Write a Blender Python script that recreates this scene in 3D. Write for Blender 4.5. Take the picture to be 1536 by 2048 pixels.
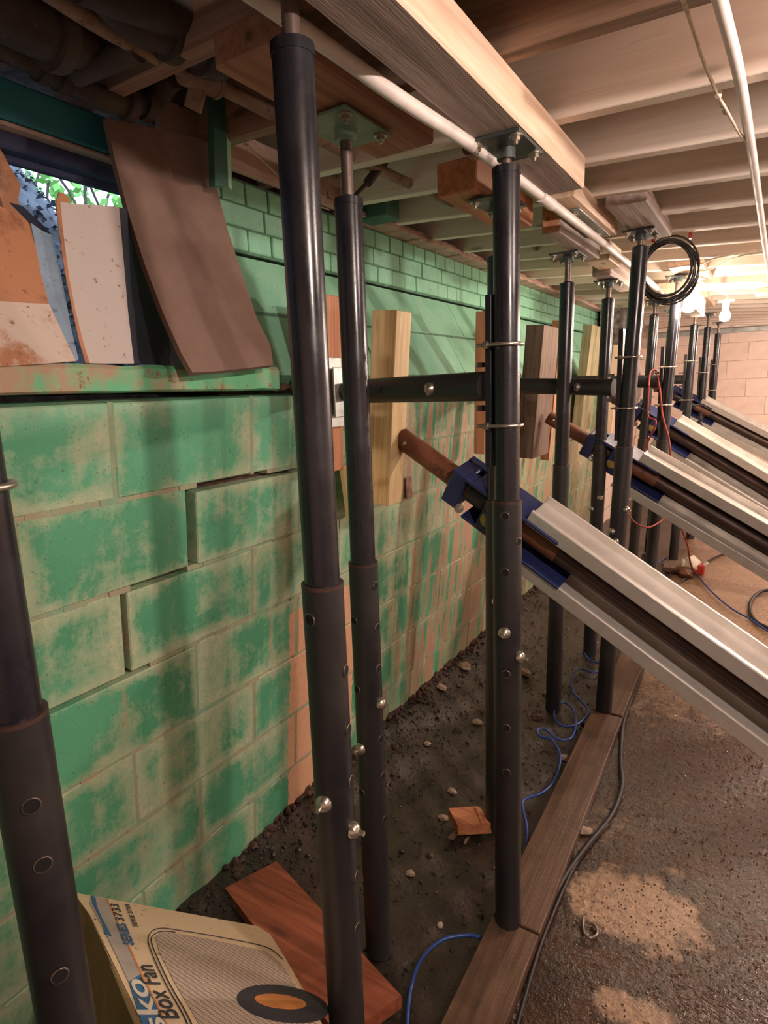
import bpy, math, random
import numpy as np
from mathutils import Vector, Matrix, Quaternion
random.seed(7)
sc = bpy.context.scene
for o in list(bpy.data.objects): bpy.data.objects.remove(o)
COL = sc.collection

# ------------------------------------------------------------------ camera
PX, PY = 768.0, 1024.0
H = 1.43
def _cal(vy=(1535, 750), vz=(980, 6800)):
    a = np.array([vy[0]-PX, -(vy[1]-PY)]); b = np.array([vz[0]-PX, -(vz[1]-PY)])
    f = math.sqrt(-(a @ b))
    Y = np.array([a[0], a[1], -f]); Y /= np.linalg.norm(Y)
    Z = -np.array([b[0], b[1], -f]); Z /= np.linalg.norm(Z)
    return f, np.array([np.cross(Y, Z), Y, Z])
F, M3 = _cal()
CAM = np.array([0, 0, H])
cam_d = bpy.data.cameras.new('camera'); cam = bpy.data.objects.new('camera', cam_d); COL.objects.link(cam)
m = Matrix([list(r) for r in M3]).to_4x4(); m.translation = Vector(CAM); cam.matrix_world = m
cam_d.sensor_fit = 'HORIZONTAL'; cam_d.sensor_width = 36.0; cam_d.lens = 36.0*F/1536.0
cam_d.clip_start = 0.02; cam_d.clip_end = 60
sc.camera = cam

# ------------------------------------------------------------------ world, exposure
sc.view_settings.view_transform = 'Standard'; sc.view_settings.look = 'None'
sc.view_settings.gamma = 1; sc.view_settings.use_curve_mapping = False
sc.view_settings.exposure = 0.25
W = bpy.data.worlds.new('sky'); sc.world = W; W.use_nodes = True
bg = W.node_tree.nodes['Background']; bg.inputs[0].default_value = (0.62, 0.8, 1.0, 1); bg.inputs[1].default_value = 3.6

LAMP_COL = (1.0, 0.82, 0.72)
def lamp(name, loc, watts, r=0.03):
    d = bpy.data.lights.new(name, 'POINT'); d.energy = watts; d.color = LAMP_COL; d.shadow_soft_size = r
    o = bpy.data.objects.new(name, d); o.location = loc; COL.objects.link(o); return o
lamp('near_lamp_light', (0.50, 1.20, 1.882), 17, .03)      # bare bulb just beyond the right edge of the picture
lamp('unseen_room_light', (0.75, 0.335, 1.862), 58, .035)        # bulb further along the room, behind the camera
lamp('unseen_room_light', (1.2, 3.6, 1.70), 95, .05)  # added fill light with no lamp seen, lifts the far wall
lamp('unseen_room_light', (1.2, 6.6, 1.70), 80, .05)        # added light, no lamp seen there; makes up for the dimmed bulbs

# ------------------------------------------------------------------ picking helpers (pixel of the photo -> point on a real plane)
def ray(x, y):
    d = M3 @ np.array([x-PX, -(y-PY), -F]); return d/np.linalg.norm(d)
def onx(x, y, X): d = ray(x, y); return Vector(CAM+(X-CAM[0])/d[0]*d)
def ony(x, y, Y): d = ray(x, y); return Vector(CAM+(Y-CAM[1])/d[1]*d)
def onz(x, y, Z): d = ray(x, y); return Vector(CAM+(Z-CAM[2])/d[2]*d)
def onpl(x, y, P, n):
    d = Vector(ray(x, y)); C = Vector(CAM); return C + d*((P-C).dot(n)/d.dot(n))

# ------------------------------------------------------------------ materials
def lin(c):
    if isinstance(c, str): c = [int(c[i:i+2], 16) for i in (0, 2, 4)]
    return tuple(((v/255)/12.92 if v/255 <= .04045 else ((v/255+.055)/1.055)**2.4) for v in c)+(1,)
class NM:
    def __init__(s, name):
        s.m = bpy.data.materials.new(name); s.m.use_nodes = True; s.t = s.m.node_tree
        s.p = s.t.nodes['Principled BSDF']; s._tc = None; s._geo = None
    def n(s, kind, **kw):
        nd = s.t.nodes.new(kind)
        for k, v in kw.items():
            if hasattr(nd, k): setattr(nd, k, v)
        return nd
    def link(s, a, b): s.t.links.new(a, b)
    def tc(s, which='Object'):
        if not s._tc: s._tc = s.n('ShaderNodeTexCoord')
        return s._tc.outputs[which]
    def pos(s):
        if not s._geo: s._geo = s.n('ShaderNodeNewGeometry')
        return s._geo.outputs['Position']
    def mapv(s, src, scale=(1, 1, 1), loc=None):
        mp = s.n('ShaderNodeMapping'); s.link(src, mp.inputs[0]); mp.inputs['Scale'].default_value = scale
        if loc is not None: mp.inputs['Location'].default_value = loc
        return mp.outputs[0]
    def noise(s, src, scale, detail=4, rough=.6, dist=0):
        nd = s.n('ShaderNodeTexNoise'); s.link(src, nd.inputs['Vector'])
        nd.inputs['Scale'].default_value = scale; nd.inputs['Detail'].default_value = detail
        nd.inputs['Roughness'].default_value = rough; nd.inputs['Distortion'].default_value = dist
        return nd.outputs[0]
    def ramp(s, src, a, b, va=0., vb=1.):
        r = s.n('ShaderNodeMapRange'); s.link(src, r.inputs[0])
        r.inputs[1].default_value = a; r.inputs[2].default_value = b
        r.inputs[3].default_value = va; r.inputs[4].default_value = vb; return r.outputs[0]
    def math(s, op, a, b=None):
        nd = s.n('ShaderNodeMath', operation=op)
        for i, v in enumerate((a, b)):
            if v is None: continue
            if isinstance(v, (int, float)): nd.inputs[i].default_value = v
            else: s.link(v, nd.inputs[i])
        return nd.outputs[0]
    def mix(s, fac, a, b):
        nd = s.n('ShaderNodeMix', data_type='RGBA')
        for sock, v in ((nd.inputs[0], fac), (nd.inputs[6], a), (nd.inputs[7], b)):
            if isinstance(v, (int, float)): sock.default_value = v
            elif isinstance(v, tuple): sock.default_value = v
            else: s.link(v, sock)
        return nd.outputs[2]
    def out(s, col=None, rough=None, bump=None, bs=.3, bd=.01, metal=None, spec=None):
        if col is not None:
            if isinstance(col, tuple): s.p.inputs['Base Color'].default_value = col
            else: s.link(col, s.p.inputs['Base Color'])
        if rough is not None:
            if isinstance(rough, (int, float)): s.p.inputs['Roughness'].default_value = rough
            else: s.link(rough, s.p.inputs['Roughness'])
        if metal is not None: s.p.inputs['Metallic'].default_value = metal
        if spec is not None: s.p.inputs['Specular IOR Level'].default_value = spec
        if bump is not None:
            b = s.n('ShaderNodeBump'); s.link(bump, b.inputs['Height'])
            b.inputs['Strength'].default_value = bs; b.inputs['Distance'].default_value = bd
            s.link(b.outputs[0], s.p.inputs['Normal'])
        return s.m
def simple(name, c, rough=.6, metal=0, var=.12, scale=20, bs=.15, c2=None, spec=.5):
    k = NM(name); no = k.noise(k.tc(), scale, 5)
    cc = lin(c); d = lin(c2) if c2 else tuple(v*(1-var*2.2) for v in cc[:3])+(1,)
    return k.out(k.mix(k.ramp(no, .3, .7), cc, d), rough, no, bs, .003, metal, spec)
def wood(name, c, c2, rough=.7, ringscale=1, knots=True, bs=.25, dirt=None):
    k = NM(name); oi = k.n('ShaderNodeObjectInfo')
    add = k.n('ShaderNodeVectorMath', operation='ADD'); k.link(k.tc(), add.inputs[0])
    sc_ = k.n('ShaderNodeVectorMath', operation='SCALE'); k.link(oi.outputs['Location'], sc_.inputs[0]); sc_.inputs['Scale'].default_value = 3.1
    k.link(sc_.outputs[0], add.inputs[1]); src = add.outputs[0]
    g = k.noise(k.mapv(src, (1.2, 26*ringscale, 26*ringscale)), 2.2, 4, .55, .6)
    fine = k.noise(k.mapv(src, (6, 160, 160)), 2, 2)
    col = k.mix(k.ramp(g, .35, .65), lin(c), lin(c2))
    col = k.mix(k.math('MULTIPLY', k.ramp(fine, .5, .75), .35), col, lin(c2))
    if knots:
        vo = k.n('ShaderNodeTexVoronoi'); k.link(k.mapv(src, (3.2, 11, 11)), vo.inputs['Vector']); vo.inputs['Scale'].default_value = 1
        kn = k.ramp(vo.outputs['Distance'], .05, .14, 1, 0)
        col = k.mix(k.math('MULTIPLY', kn, .75), col, tuple(v*.35 for v in lin(c2)[:3])+(1,))
    if dirt:
        dn = k.noise(src, 7, 6, .7)
        col = k.mix(k.ramp(dn, .48, .72), col, lin(dirt))
    return k.out(col, rough, k.math('ADD', g, fine), bs, .002)
def paintmetal(name, c, c2, rough=.42, rust=None, amt=.62, metal=.0):
    k = NM(name); no = k.noise(k.tc(), 9, 6, .65); fi = k.noise(k.tc(), 90, 3)
    col = k.mix(k.ramp(no, .35, .7), lin(c), lin(c2))
    if rust: col = k.mix(k.ramp(k.noise(k.tc(), 22, 6, .75), amt, amt+.1), col, lin(rust))
    return k.out(col, k.ramp(no, .3, .7, rough-.1, rough+.12), fi, .08, .001, metal)

MT = {}
MT['pine'] = wood('fresh_pine', 'ecd3ba', 'd8b699', .6, .8, True, .2)
MT['pine_y'] = wood('yellow_pine', 'e8d2a4', 'd0b37e', .6, 1.4)
MT['pine_g'] = wood('grey_green_pine', 'a9a07c', '87805f', .7)
MT['pine_o'] = wood('orange_pine', 'c68d68', 'a86c4a', .65)
MT['chunk_wood'] = wood('weathered_orange_wood', 'b87850', '8a5236', .7)
MT['timber_rd'] = wood('brown_timber', 'a87c62', '865d48', .75)
MT['plate_green'] = paintmetal('grey_green_plate', '7a9480', '64806c', .45, '8a8f84', .6)
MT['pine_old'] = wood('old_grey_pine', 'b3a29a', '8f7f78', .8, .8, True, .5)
MT['pine_dark'] = wood('dark_stained_pine', '7d6656', '5c4a3f', .75)
MT['joist'] = wood('joist_pine', 'ecdfd2', 'dfcfc1', .7, .6, True, .15)
MT['joist_dark'] = wood('dark_joist', 'a08068', '806450', .8)
MT['deck'] = wood('deck_board', 'b89c86', '97795f', .75, .8)
MT['redwood'] = wood('red_brown_wood', 'a0593c', '7c412c', .6)
MT['muddy_wood'] = wood('muddy_plank_wood', '6a4f3e', '503b2e', .42, 1, False, .4, '33271f')
MT['black_paint'] = paintmetal('black_painted_steel', '19191f', '222228', .27, '4a2f22', .70)
MT['black_lo'] = paintmetal('dark_grey_steel_tube', '1e1e22', '2b2827', .42, '5a3a28', .66)
MT['black'] = simple('black_void', '060607', .9)
MT['steel'] = paintmetal('bright_steel', 'c8c2b4', '9a948a', .3, None, .6, .9)
MT['galv'] = paintmetal('galvanised_plate', 'b4b8b4', '8d948f', .4, None, .6, .6)
MT['rod'] = paintmetal('threaded_rod_steel', '8a7a72', '5e5049', .38, '5a3a28', .6, .7)
MT['plate_dark'] = paintmetal('dark_zinc_plate', '59605f', '444a4a', .4, None, .6, .5)
MT['brass'] = paintmetal('yellow_zinc_bolt', 'c9ad6a', '9c8450', .35, None, .6, .8)
MT['alu'] = paintmetal('aluminium_rail', 'e6e1da', 'cfc8c0', .36, 'a89484', .72, .45)
MT['rust'] = paintmetal('rusty_steel_pipe', '7c4a32', '5c3b2c', .55, '3f2a22', .55)
MT['rust_dark'] = paintmetal('brown_steel_tube', '4e382e', '33272a', .45, '6b4531', .6, .2)
MT['blue_paint'] = paintmetal('dark_blue_paint', '283263', '20274c', .42, '6c5a60', .60)
MT['white_pipe'] = paintmetal('white_painted_pipe', 'e6ddd6', 'cabfb8', .5, '9a6a48', .68)
MT['old_pipe'] = paintmetal('dusty_iron_pipe', '9a8068', '6d5a4c', .75, '4b3c33', .55)
MT['dark_pipe'] = paintmetal('dark_sooty_pipe', '4b4039', '332c29', .8, '6b5648', .6)
MT['white_tag'] = simple('white_plastic', 'e5dfd6', .5)
MT['blue_hose'] = simple('blue_air_hose', '2c4a94', .35, 0, .1)
MT['black_cord'] = simple('black_rubber_cord', '241f1f', .5)
MT['red_cord'] = simple('red_rubber_cord', '9c3a2e', .5)
MT['red_plastic'] = simple('red_plastic', 'b3352c', .45)
MT['rope'] = simple('pale_cord', 'efe2cc', .8, 0, .2, 80)
MT['teal'] = paintmetal('teal_paint', '2c7a80', '256a74', .6, '3d4a48', .66)
MT['green_wood'] = paintmetal('green_painted_wood', '3e6f5c', '34604f', .6, '6a5f4a', .7)
MT['brown_board'] = paintmetal('brown_fibre_board', '80675b', '73594e', .75, 'a08577', .69)
MT['cardboard'] = simple('brown_cardboard', '8a6b45', .8, 0, .15, 12)
MT['outside_wood'] = paintmetal('dark_window_frame', '39405c', '2b3150', .7, '6a6a7a', .6)
MT['peel'] = paintmetal('peeling_trim_paint', 'c3a596', 'a5887b', .75, '5a453c', .58)
MT['stone'] = simple('concrete_chip', 'b09a86', .8, 0, .25, 30, .5)
MT['paper'] = simple('pale_paper_bag', 'e9dfcd', .7)

def mk_green():
    k = NM('green_block_paint'); P = k.pos(); G = k.tc('Generated'); oi = k.n('ShaderNodeObjectInfo')
    sp = k.n('ShaderNodeSeparateXYZ'); k.link(P, sp.inputs[0]); x, y, z = sp.outputs
    sg = k.n('ShaderNodeSeparateXYZ'); k.link(G, sg.inputs[0])
    def edge(s): return k.math('MINIMUM', s, k.math('SUBTRACT', 1, s))
    e = k.math('MINIMUM', k.math('MULTIPLY', edge(sg.outputs[1]), 2), edge(sg.outputs[2]))
    big = k.noise(P, 5.5, 8, .65, .3)
    st = k.noise(k.mapv(P, (1, 14, 1.3)), 1.6, 6, .65)
    fine = k.noise(P, 60, 6, .8)
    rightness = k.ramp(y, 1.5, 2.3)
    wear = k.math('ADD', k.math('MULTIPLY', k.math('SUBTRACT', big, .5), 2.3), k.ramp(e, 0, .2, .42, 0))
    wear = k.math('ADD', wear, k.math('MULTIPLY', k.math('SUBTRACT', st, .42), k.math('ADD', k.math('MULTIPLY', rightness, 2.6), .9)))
    wear = k.math('ADD', wear, k.math('MULTIPLY', k.math('SUBTRACT', oi.outputs['Random'], .5), .35))
    wear = k.math('ADD', wear, k.math('MULTIPLY', k.math('SUBTRACT', fine, .5), 1.3))
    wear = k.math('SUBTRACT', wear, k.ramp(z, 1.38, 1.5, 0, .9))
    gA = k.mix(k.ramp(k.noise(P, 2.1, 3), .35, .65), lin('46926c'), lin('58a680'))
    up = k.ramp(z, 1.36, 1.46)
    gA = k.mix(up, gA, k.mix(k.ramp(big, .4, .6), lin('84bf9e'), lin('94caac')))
    pale = k.mix(k.ramp(fine, .35, .6), lin('bcbfa0'), lin('93b08e'))
    col = k.mix(k.ramp(wear, -.02, .45), gA, pale)
    bare = k.math('SUBTRACT', k.math('ADD', k.math('MULTIPLY', st, 1), k.math('MULTIPLY', rightness, .17)), .0)
    col = k.mix(k.math('MULTIPLY', k.ramp(k.math('ADD', bare, k.math('MULTIPLY', fine, .25)), .74, .84), k.ramp(z, 1.35, 1.42, 1, 0)), col, lin('b08d74'))
    # dark grime low down and pits
    pits = k.ramp(k.noise(P, 130, 2, .5), .66, .72)
    col = k.mix(k.math('MULTIPLY', pits, .5), col, lin('4a4a35'))
    # the bare salmon patch left unpainted low on the wall
    jag = k.math('MULTIPLY', k.math('SUBTRACT', k.noise(P, 30, 3), .5), .03)
    a = k.math('GREATER_THAN', k.math('ADD', y, jag), 1.30)
    b = k.math('LESS_THAN', k.math('ADD', y, jag), 1.66)
    c = k.math('LESS_THAN', k.math('ADD', z, jag), .765)
    mask = k.math('MULTIPLY', k.math('MULTIPLY', a, b), c)
    sal = k.mix(k.ramp(fine, .3, .7), lin('e0b18e'), lin('c99c7c'))
    col = k.mix(mask, col, sal)
    col = k.mix(k.ramp(y, 5.66, 5.68), col, lin('ead3c4'))
    return k.out(col, .55, k.math('ADD', fine, k.math('MULTIPLY', big, .5)), .45, .004)
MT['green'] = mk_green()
def mk_brickgreen():
    k = NM('green_brick_paint'); P = k.pos()
    no = k.noise(P, 14, 6, .7)
    c = k.mix(k.ramp(no, .35, .65), lin('78b494'), lin('8ac4a4'))
    c = k.mix(k.ramp(k.noise(P, 26, 6, .8), .62, .7), c, lin('5a6a50'))
    c = k.mix(k.ramp(k.noise(P, 40, 4, .8), .68, .72), c, lin('b07a60'))
    return k.out(c, .6, no, .4, .004)
MT['green_brick'] = mk_brickgreen()
def mk_mortar():
    k = NM('old_mortar'); P = k.pos(); no = k.noise(P, 22, 6, .75)
    c = k.mix(k.ramp(no, .38, .62), lin('8fa07e'), lin('a3907a'))
    c = k.mix(k.ramp(k.noise(P, 6, 4), .45, .6), c, lin('7ea184'))
    return k.out(c, .85, no, .8, .006)
MT['mortar'] = mk_mortar()
MT['mortar_dark'] = simple('deep_mortar', '5b4136', .9, 0, .3, 30, .6)
MT['green_mortar'] = simple('painted_brick_mortar', '5c8a70', .8, 0, .25, 30, .6)
MT['salmon'] = simple('salmon_block_paint', 'ead3c4', .7, 0, .07, 9, .25)
MT['salmon_scar'] = simple('bare_pink_scar', 'b08478', .8, 0, .3, 40, .5)
MT['salmon_mortar'] = simple('salmon_mortar', 'd9c0b0', .8, 0, .15, 20, .4)
MT['mottled'] = simple('mottled_chimney_plaster', 'a39b98', .85, 0, .3, 26, .9, '54463f')
MT['litter'] = simple('leaf_litter', '8d93a4', .8, 0, .3, 10, .5, '3c3f4a')
MT['leaf'] = simple('green_leaf', '6fae4c', .5, 0, .15, 5)
MT['blue_sheet'] = paintmetal('blue_white_sheet_metal', '8ba0b4', '6c8398', .5, '3a2c26', .6)
MT['dark_shade_sheet'] = paintmetal('navy_dark_and_shade', '232638', '1c1f2e', .6, '39322f', .7)  # dark for the torn edge; on the flange it paints in shade
def mk_sheet(name, base, rustc, amt, scale=5):
    k = NM(name); T = k.tc(); n1 = k.noise(T, scale, 7, .7); n2 = k.noise(T, 60, 4, .8)
    c = k.mix(k.ramp(n1, amt, amt+.12), lin(base), lin(rustc))
    c = k.mix(k.ramp(n2, .62, .68), c, lin('6b4636'))
    return k.out(c, .5, n1, .2, .003)
MT['cream_sheet'] = mk_sheet('rust_spotted_white_sheet', 'b9ada7', '9a6a48', .64)
MT['rust_sheet'] = mk_sheet('rusty_cream_sheet', 'c2b1a4', 'a06c48', .50, 7)
MT['rust_orange'] = mk_sheet('orange_rust_sheet', 'ab7552', '80543a', .5, 9)
def mk_floor():
    k = NM('wet_muddy_floor'); P = k.pos(); sp = k.n('ShaderNodeSeparateXYZ'); k.link(P, sp.inputs[0]); x, y, z = sp.outputs
    big = k.noise(P, 2.2, 6, .6, .4); mid = k.noise(P, 11, 6, .7); fine = k.noise(P, 48, 4, .7)
    trench = k.ramp(x, -.52, -.47, 1, 0)
    mud = k.mix(k.ramp(mid, .35, .65), lin('40291c'), lin('261a13'))
    tan = k.mix(k.ramp(fine, .35, .65), lin('a8896c'), lin('7d624e'))
    far = k.ramp(y, 2.5, 3.5, 0, .42)
    dry = k.math('ADD', k.ramp(k.math('ADD', big, k.math('MULTIPLY', mid, .35)), .76, .84), 0)
    # a dried tan patch beside the plank
    def blob(cx, cy, rx, ry):
        a = k.math('POWER', k.math('DIVIDE', k.math('SUBTRACT', x, cx), rx), 2)
        b = k.math('POWER', k.math('DIVIDE', k.math('SUBTRACT', y, cy), ry), 2)
        return k.ramp(k.math('ADD', k.math('ADD', a, b), k.math('MULTIPLY', k.math('SUBTRACT', mid, .5), 3)), .55, 1.2, 1, 0)
    dry = k.math('MAXIMUM', k.math('MULTIPLY', dry, .4), blob(-.2, 1.52, .17, .13))
    dry = k.math('MAXIMUM', dry, blob(-.13, 1.22, .10, .05))
    dry = k.math('MAXIMUM', dry, k.ramp(k.math('ADD', k.ramp(y, 2.3, 3.1), k.math('MULTIPLY', k.math('SUBTRACT', mid, .5), 1.2)), .3, .8))
    dry = k.math('MULTIPLY', dry, k.math('SUBTRACT', 1, trench))
    col = k.mix(dry, mud, tan)
    col = k.mix(trench, col, k.mix(k.ramp(mid, .4, .62), lin('211915'), lin('35281f')))
    rough = k.math('ADD', k.ramp(mid, .35, .65, .09, .20), k.math('MULTIPLY', dry, .14))
    rough = k.math('ADD', rough, k.math('MULTIPLY', trench, .25))
    h = k.math('ADD', k.math('MULTIPLY', fine, .7), k.math('MULTIPLY', mid, .8))
    k.p.inputs['Coat Weight'].default_value = .5; k.p.inputs['Coat Roughness'].default_value = .06
    k.out(col, rough, h, 1.0, .006); cb = k.n('ShaderNodeBump'); k.link(fine, cb.inputs['Height']); cb.inputs['Strength'].default_value = 1; cb.inputs['Distance'].default_value = .0042
    k.link(cb.outputs[0], k.p.inputs['Coat Normal']); return k.m
MT['floor'] = mk_floor()
MT['wet_grit'] = simple('wet_grit', '6f5a49', .07, 0, .3, 40, .1)
def mk_bulb(name, s):
    m = bpy.data.materials.new(name); m.use_nodes = True; t = m.node_tree; t.nodes.clear()
    e = t.nodes.new('ShaderNodeEmission'); o = t.nodes.new('ShaderNodeOutputMaterial'); e.inputs[0].default_value = (1, .78, .6, 1); e.inputs[1].default_value = s
    t.links.new(e.outputs[0], o.inputs[0]); return m
MT['bulb'] = mk_bulb('glowing_bulb_glass', 420)
MT['print_blue'] = simple('printed_blue', '3f6f9c', .6)
MT['print_grey'] = simple('printed_grey', 'b9aca6', .6)
MT['print_orange'] = simple('printed_orange', 'd88a4c', .6)
MT['print_white'] = simple('printed_white', 'e8dccb', .6)
MT['print_dark'] = simple('printed_dark_ink', '3c3a44', .6)
MT['card_face'] = mk_sheet('pale_printed_cardboard', 'e0c4a4', 'c09a78', .68)
def mk_grille():
    k = NM('printed_fan_grille'); T = k.tc()
    v = k.n('ShaderNodeTexVoronoi', feature='DISTANCE_TO_EDGE'); k.link(k.mapv(T, (190, 110, 1)), v.inputs['Vector']); v.inputs['Scale'].default_value = 1; v.inputs['Randomness'].default_value = 0
    return k.out(k.mix(k.ramp(v.outputs['Distance'], .06, .14), lin('7d6c66'), lin('cdb6a3')), .6)
MT['grille'] = mk_grille()

# ------------------------------------------------------------------ mesh builder
class MB:
    def __init__(s): s.v = []; s.f = []; s.sm = []
    def add(s, vs, fs, smooth=False, M=None):
        b = len(s.v)
        for v in vs: s.v.append((M @ Vector(v)) if M is not None else Vector(v))
        for f in fs: s.f.append([i+b for i in f]); s.sm.append(smooth)
        return s
    def box(s, c, d, M=None, ch=.002):
        hx, hy, hz = [v/2 for v in d]; ch = min(ch, .4*min(d)); vs = []; idx = {}
        for sx in (-1, 1):
            for sy in (-1, 1):
                for sz in (-1, 1):
                    for a in range(3):
                        o = [hx-ch, hy-ch, hz-ch]; o[a] += ch
                        idx[(sx, sy, sz, a)] = len(vs); vs.append((c[0]+sx*o[0], c[1]+sy*o[1], c[2]+sz*o[2]))
        fs = []
        for a in range(3):
            b_, c_ = [(1, 2), (2, 0), (0, 1)][a]
            for sg in (-1, 1):
                ring = []
                for q in ((-1, -1), (1, -1), (1, 1), (-1, 1)):
                    k = [0, 0, 0]; k[a] = sg; k[b_] = q[0]; k[c_] = q[1]; ring.append(idx[(k[0], k[1], k[2], a)])
                fs.append(ring if sg > 0 else ring[::-1])
        for a in range(3):              # edges along axis a
            b_, c_ = [(1, 2), (2, 0), (0, 1)][a]
            for sb in (-1, 1):
                for s2 in (-1, 1):
                    def g(sa, which):
                        k = [0, 0, 0]; k[a] = sa; k[b_] = sb; k[c_] = s2; return idx[(k[0], k[1], k[2], which)]
                    q = [g(-1, b_), g(1, b_), g(1, c_), g(-1, c_)]
                    fs.append(q if sb*s2 < 0 else q[::-1])
        for sx in (-1, 1):
            for sy in (-1, 1):
                for sz in (-1, 1):
                    t = [idx[(sx, sy, sz, a)] for a in range(3)]; fs.append(t if sx*sy*sz > 0 else t[::-1])
        return s.add(vs, fs, False, M)
    def cyl(s, p0, p1, r, r1=None, n=16, caps=True, smooth=True):
        p0 = Vector(p0); p1 = Vector(p1); r1 = r if r1 is None else r1
        q = (p1-p0).to_track_quat('Z', 'Y'); vs = []
        for p, rr in ((p0, r), (p1, r1)):
            for i in range(n):
                a = 2*math.pi*i/n; vs.append(p+q @ Vector((math.cos(a)*rr, math.sin(a)*rr, 0)))
        s.add(vs, [[i, (i+1) % n, n+(i+1) % n, n+i] for i in range(n)], smooth)
        if caps:
            s.add(vs[:n], [list(range(n))[::-1]]); s.add(vs[n:], [list(range(n))])
        return s
    def lathe(s, c, prof, n=20, axis='Z', M=None):
        vs = []; c = Vector(c)
        for r, z in prof:
            for i in range(n):
                a = 2*math.pi*i/n; vs.append(c+Vector((math.cos(a)*r, math.sin(a)*r, z)))
        fs = []
        for k in range(len(prof)-1):
            for i in range(n): fs.append([k*n+i, k*n+(i+1) % n, (k+1)*n+(i+1) % n, (k+1)*n+i])
        return s.add(vs, fs, True, M)
    def tube(s, pts, r, n=8, closed=False):
        pts = [Vector(p) for p in pts]; N = len(pts); vs = []; up = None
        for i, p in enumerate(pts):
            a = pts[(i-1) % N] if (closed or i > 0) else p; b = pts[(i+1) % N] if (closed or i < N-1) else p
            t = (b-a).normalized()
            if up is None: up = t.orthogonal().normalized()
            up = (up-t*up.dot(t)).normalized(); w = t.cross(up)
            rr = r(i/(N-1)) if callable(r) else r
            for k in range(n):
                g = 2*math.pi*k/n; vs.append(p+up*math.cos(g)*rr+w*math.sin(g)*rr)
        fs = []
        for i in range(N if closed else N-1):
            j = (i+1) % N
            for k in range(n): fs.append([i*n+k, i*n+(k+1) % n, j*n+(k+1) % n, j*n+k])
        s.add(vs, fs, True)
        if not closed: s.add(vs[:n], [list(range(n))[::-1]]); s.add(vs[-n:], [list(range(n))])
        return s
    def slab(s, poly, off):              # polygon (3D points) extruded by vector off
        n = len(poly); off = Vector(off); a = [Vector(p) for p in poly]; b = [p+off for p in a]
        s.add(a+b, [list(range(n))[::-1], list(range(n, 2*n))]+[[i, (i+1) % n, n+(i+1) % n, n+i] for i in range(n)])
        return s
    def sheet(s, rows, thick):            # grid of points rows[i][j] given thickness along its normal
        R = len(rows); Cn = len(rows[0]); pts = [[Vector(p) for p in r] for r in rows]; nn = []
        for i in range(R):
            for j in range(Cn):
                a = pts[min(i+1, R-1)][j]-pts[max(i-1, 0)][j]; b = pts[i][min(j+1, Cn-1)]-pts[i][max(j-1, 0)]
                nn.append(a.cross(b).normalized())
        A = [p for r in pts for p in r]; B = [p-n_*thick for p, n_ in zip(A, nn)]; K = len(A)
        fs = []
        for i in range(R-1):
            for j in range(Cn-1):
                q = [i*Cn+j, i*Cn+j+1, (i+1)*Cn+j+1, (i+1)*Cn+j]; fs.append(q[::-1]); fs.append([k+K for k in q])
        per = [j for j in range(Cn)]+[i*Cn+Cn-1 for i in range(1, R)]+[(R-1)*Cn+j for j in range(Cn-2, -1, -1)]+[i*Cn for i in range(R-2, 0, -1)]
        s.add(A+B, fs, True)
        vs = [A[k] for k in per]+[B[k] for k in per]; n = len(per)
        return s.add(vs, [[i, (i+1) % n, n+(i+1) % n, n+i] for i in range(n)])
    def rock(s, c, d, seed=0, M=None):
        rnd = random.Random(seed); t = (1+5**.5)/2
        vs = [(-1, t, 0), (1, t, 0), (-1, -t, 0), (1, -t, 0), (0, -1, t), (0, 1, t), (0, -1, -t), (0, 1, -t), (t, 0, -1), (t, 0, 1), (-t, 0, -1), (-t, 0, 1)]
        fs = [(0, 11, 5), (0, 5, 1), (0, 1, 7), (0, 7, 10), (0, 10, 11), (1, 5, 9), (5, 11, 4), (11, 10, 2), (10, 7, 6), (7, 1, 8), (3, 9, 4), (3, 4, 2), (3, 2, 6), (3, 6, 8), (3, 8, 9), (4, 9, 5), (2, 4, 11), (6, 2, 10), (8, 6, 7), (9, 8, 1)]
        a = rnd.random()*6.28; ca, sa = math.cos(a), math.sin(a); out = []
        for v in vs:
            k = rnd.uniform(.7, 1.15)/1.9; x, y, z = v[0]*k*d[0]/2, v[1]*k*d[1]/2, v[2]*k*d[2]/2
            out.append((c[0]+x*ca-y*sa, c[1]+x*sa+y*ca, max(c[2]+z, c[2]-d[2]*.45)))
        return s.add(out, [list(f) for f in fs], False, M)
    def mesh(s, name, off=Vector((0, 0, 0))):
        me = bpy.data.meshes.new(name); me.from_pydata([tuple(v-off) for v in s.v], [], s.f); me.update()
        me.polygons.foreach_set('use_smooth', s.sm); return me
def tag(o, label=None, cat=None, group=None, kind=None):
    if label: o['label'] = label
    if cat: o['category'] = cat
    if group: o['group'] = group
    if kind: o['kind'] = kind
    return o
def wloc(o):
    v = Vector(o.location)
    while o.parent: o = o.parent; v += Vector(o.location)
    return v
def obj(name, mb, mat, parent=None, origin=None, **kw):
    """mesh given in world coordinates -> object whose origin is ORIGIN (world)"""
    org = Vector(origin) if origin is not None else (wloc(parent) if parent else Vector((0, 0, 0)))
    me = mb.mesh(name, org); me.materials.append(MT[mat] if isinstance(mat, str) else mat)
    o = bpy.data.objects.new(name, me); COL.objects.link(o)
    o.location = org-(wloc(parent) if parent else Vector((0, 0, 0))); o.parent = parent
    return tag(o, **kw)
def root(name, loc, label, cat, group=None):
    o = bpy.data.objects.new(name, None); COL.objects.link(o); o.location = loc; o.empty_display_size = .05
    return tag(o, label, cat, group)
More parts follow.
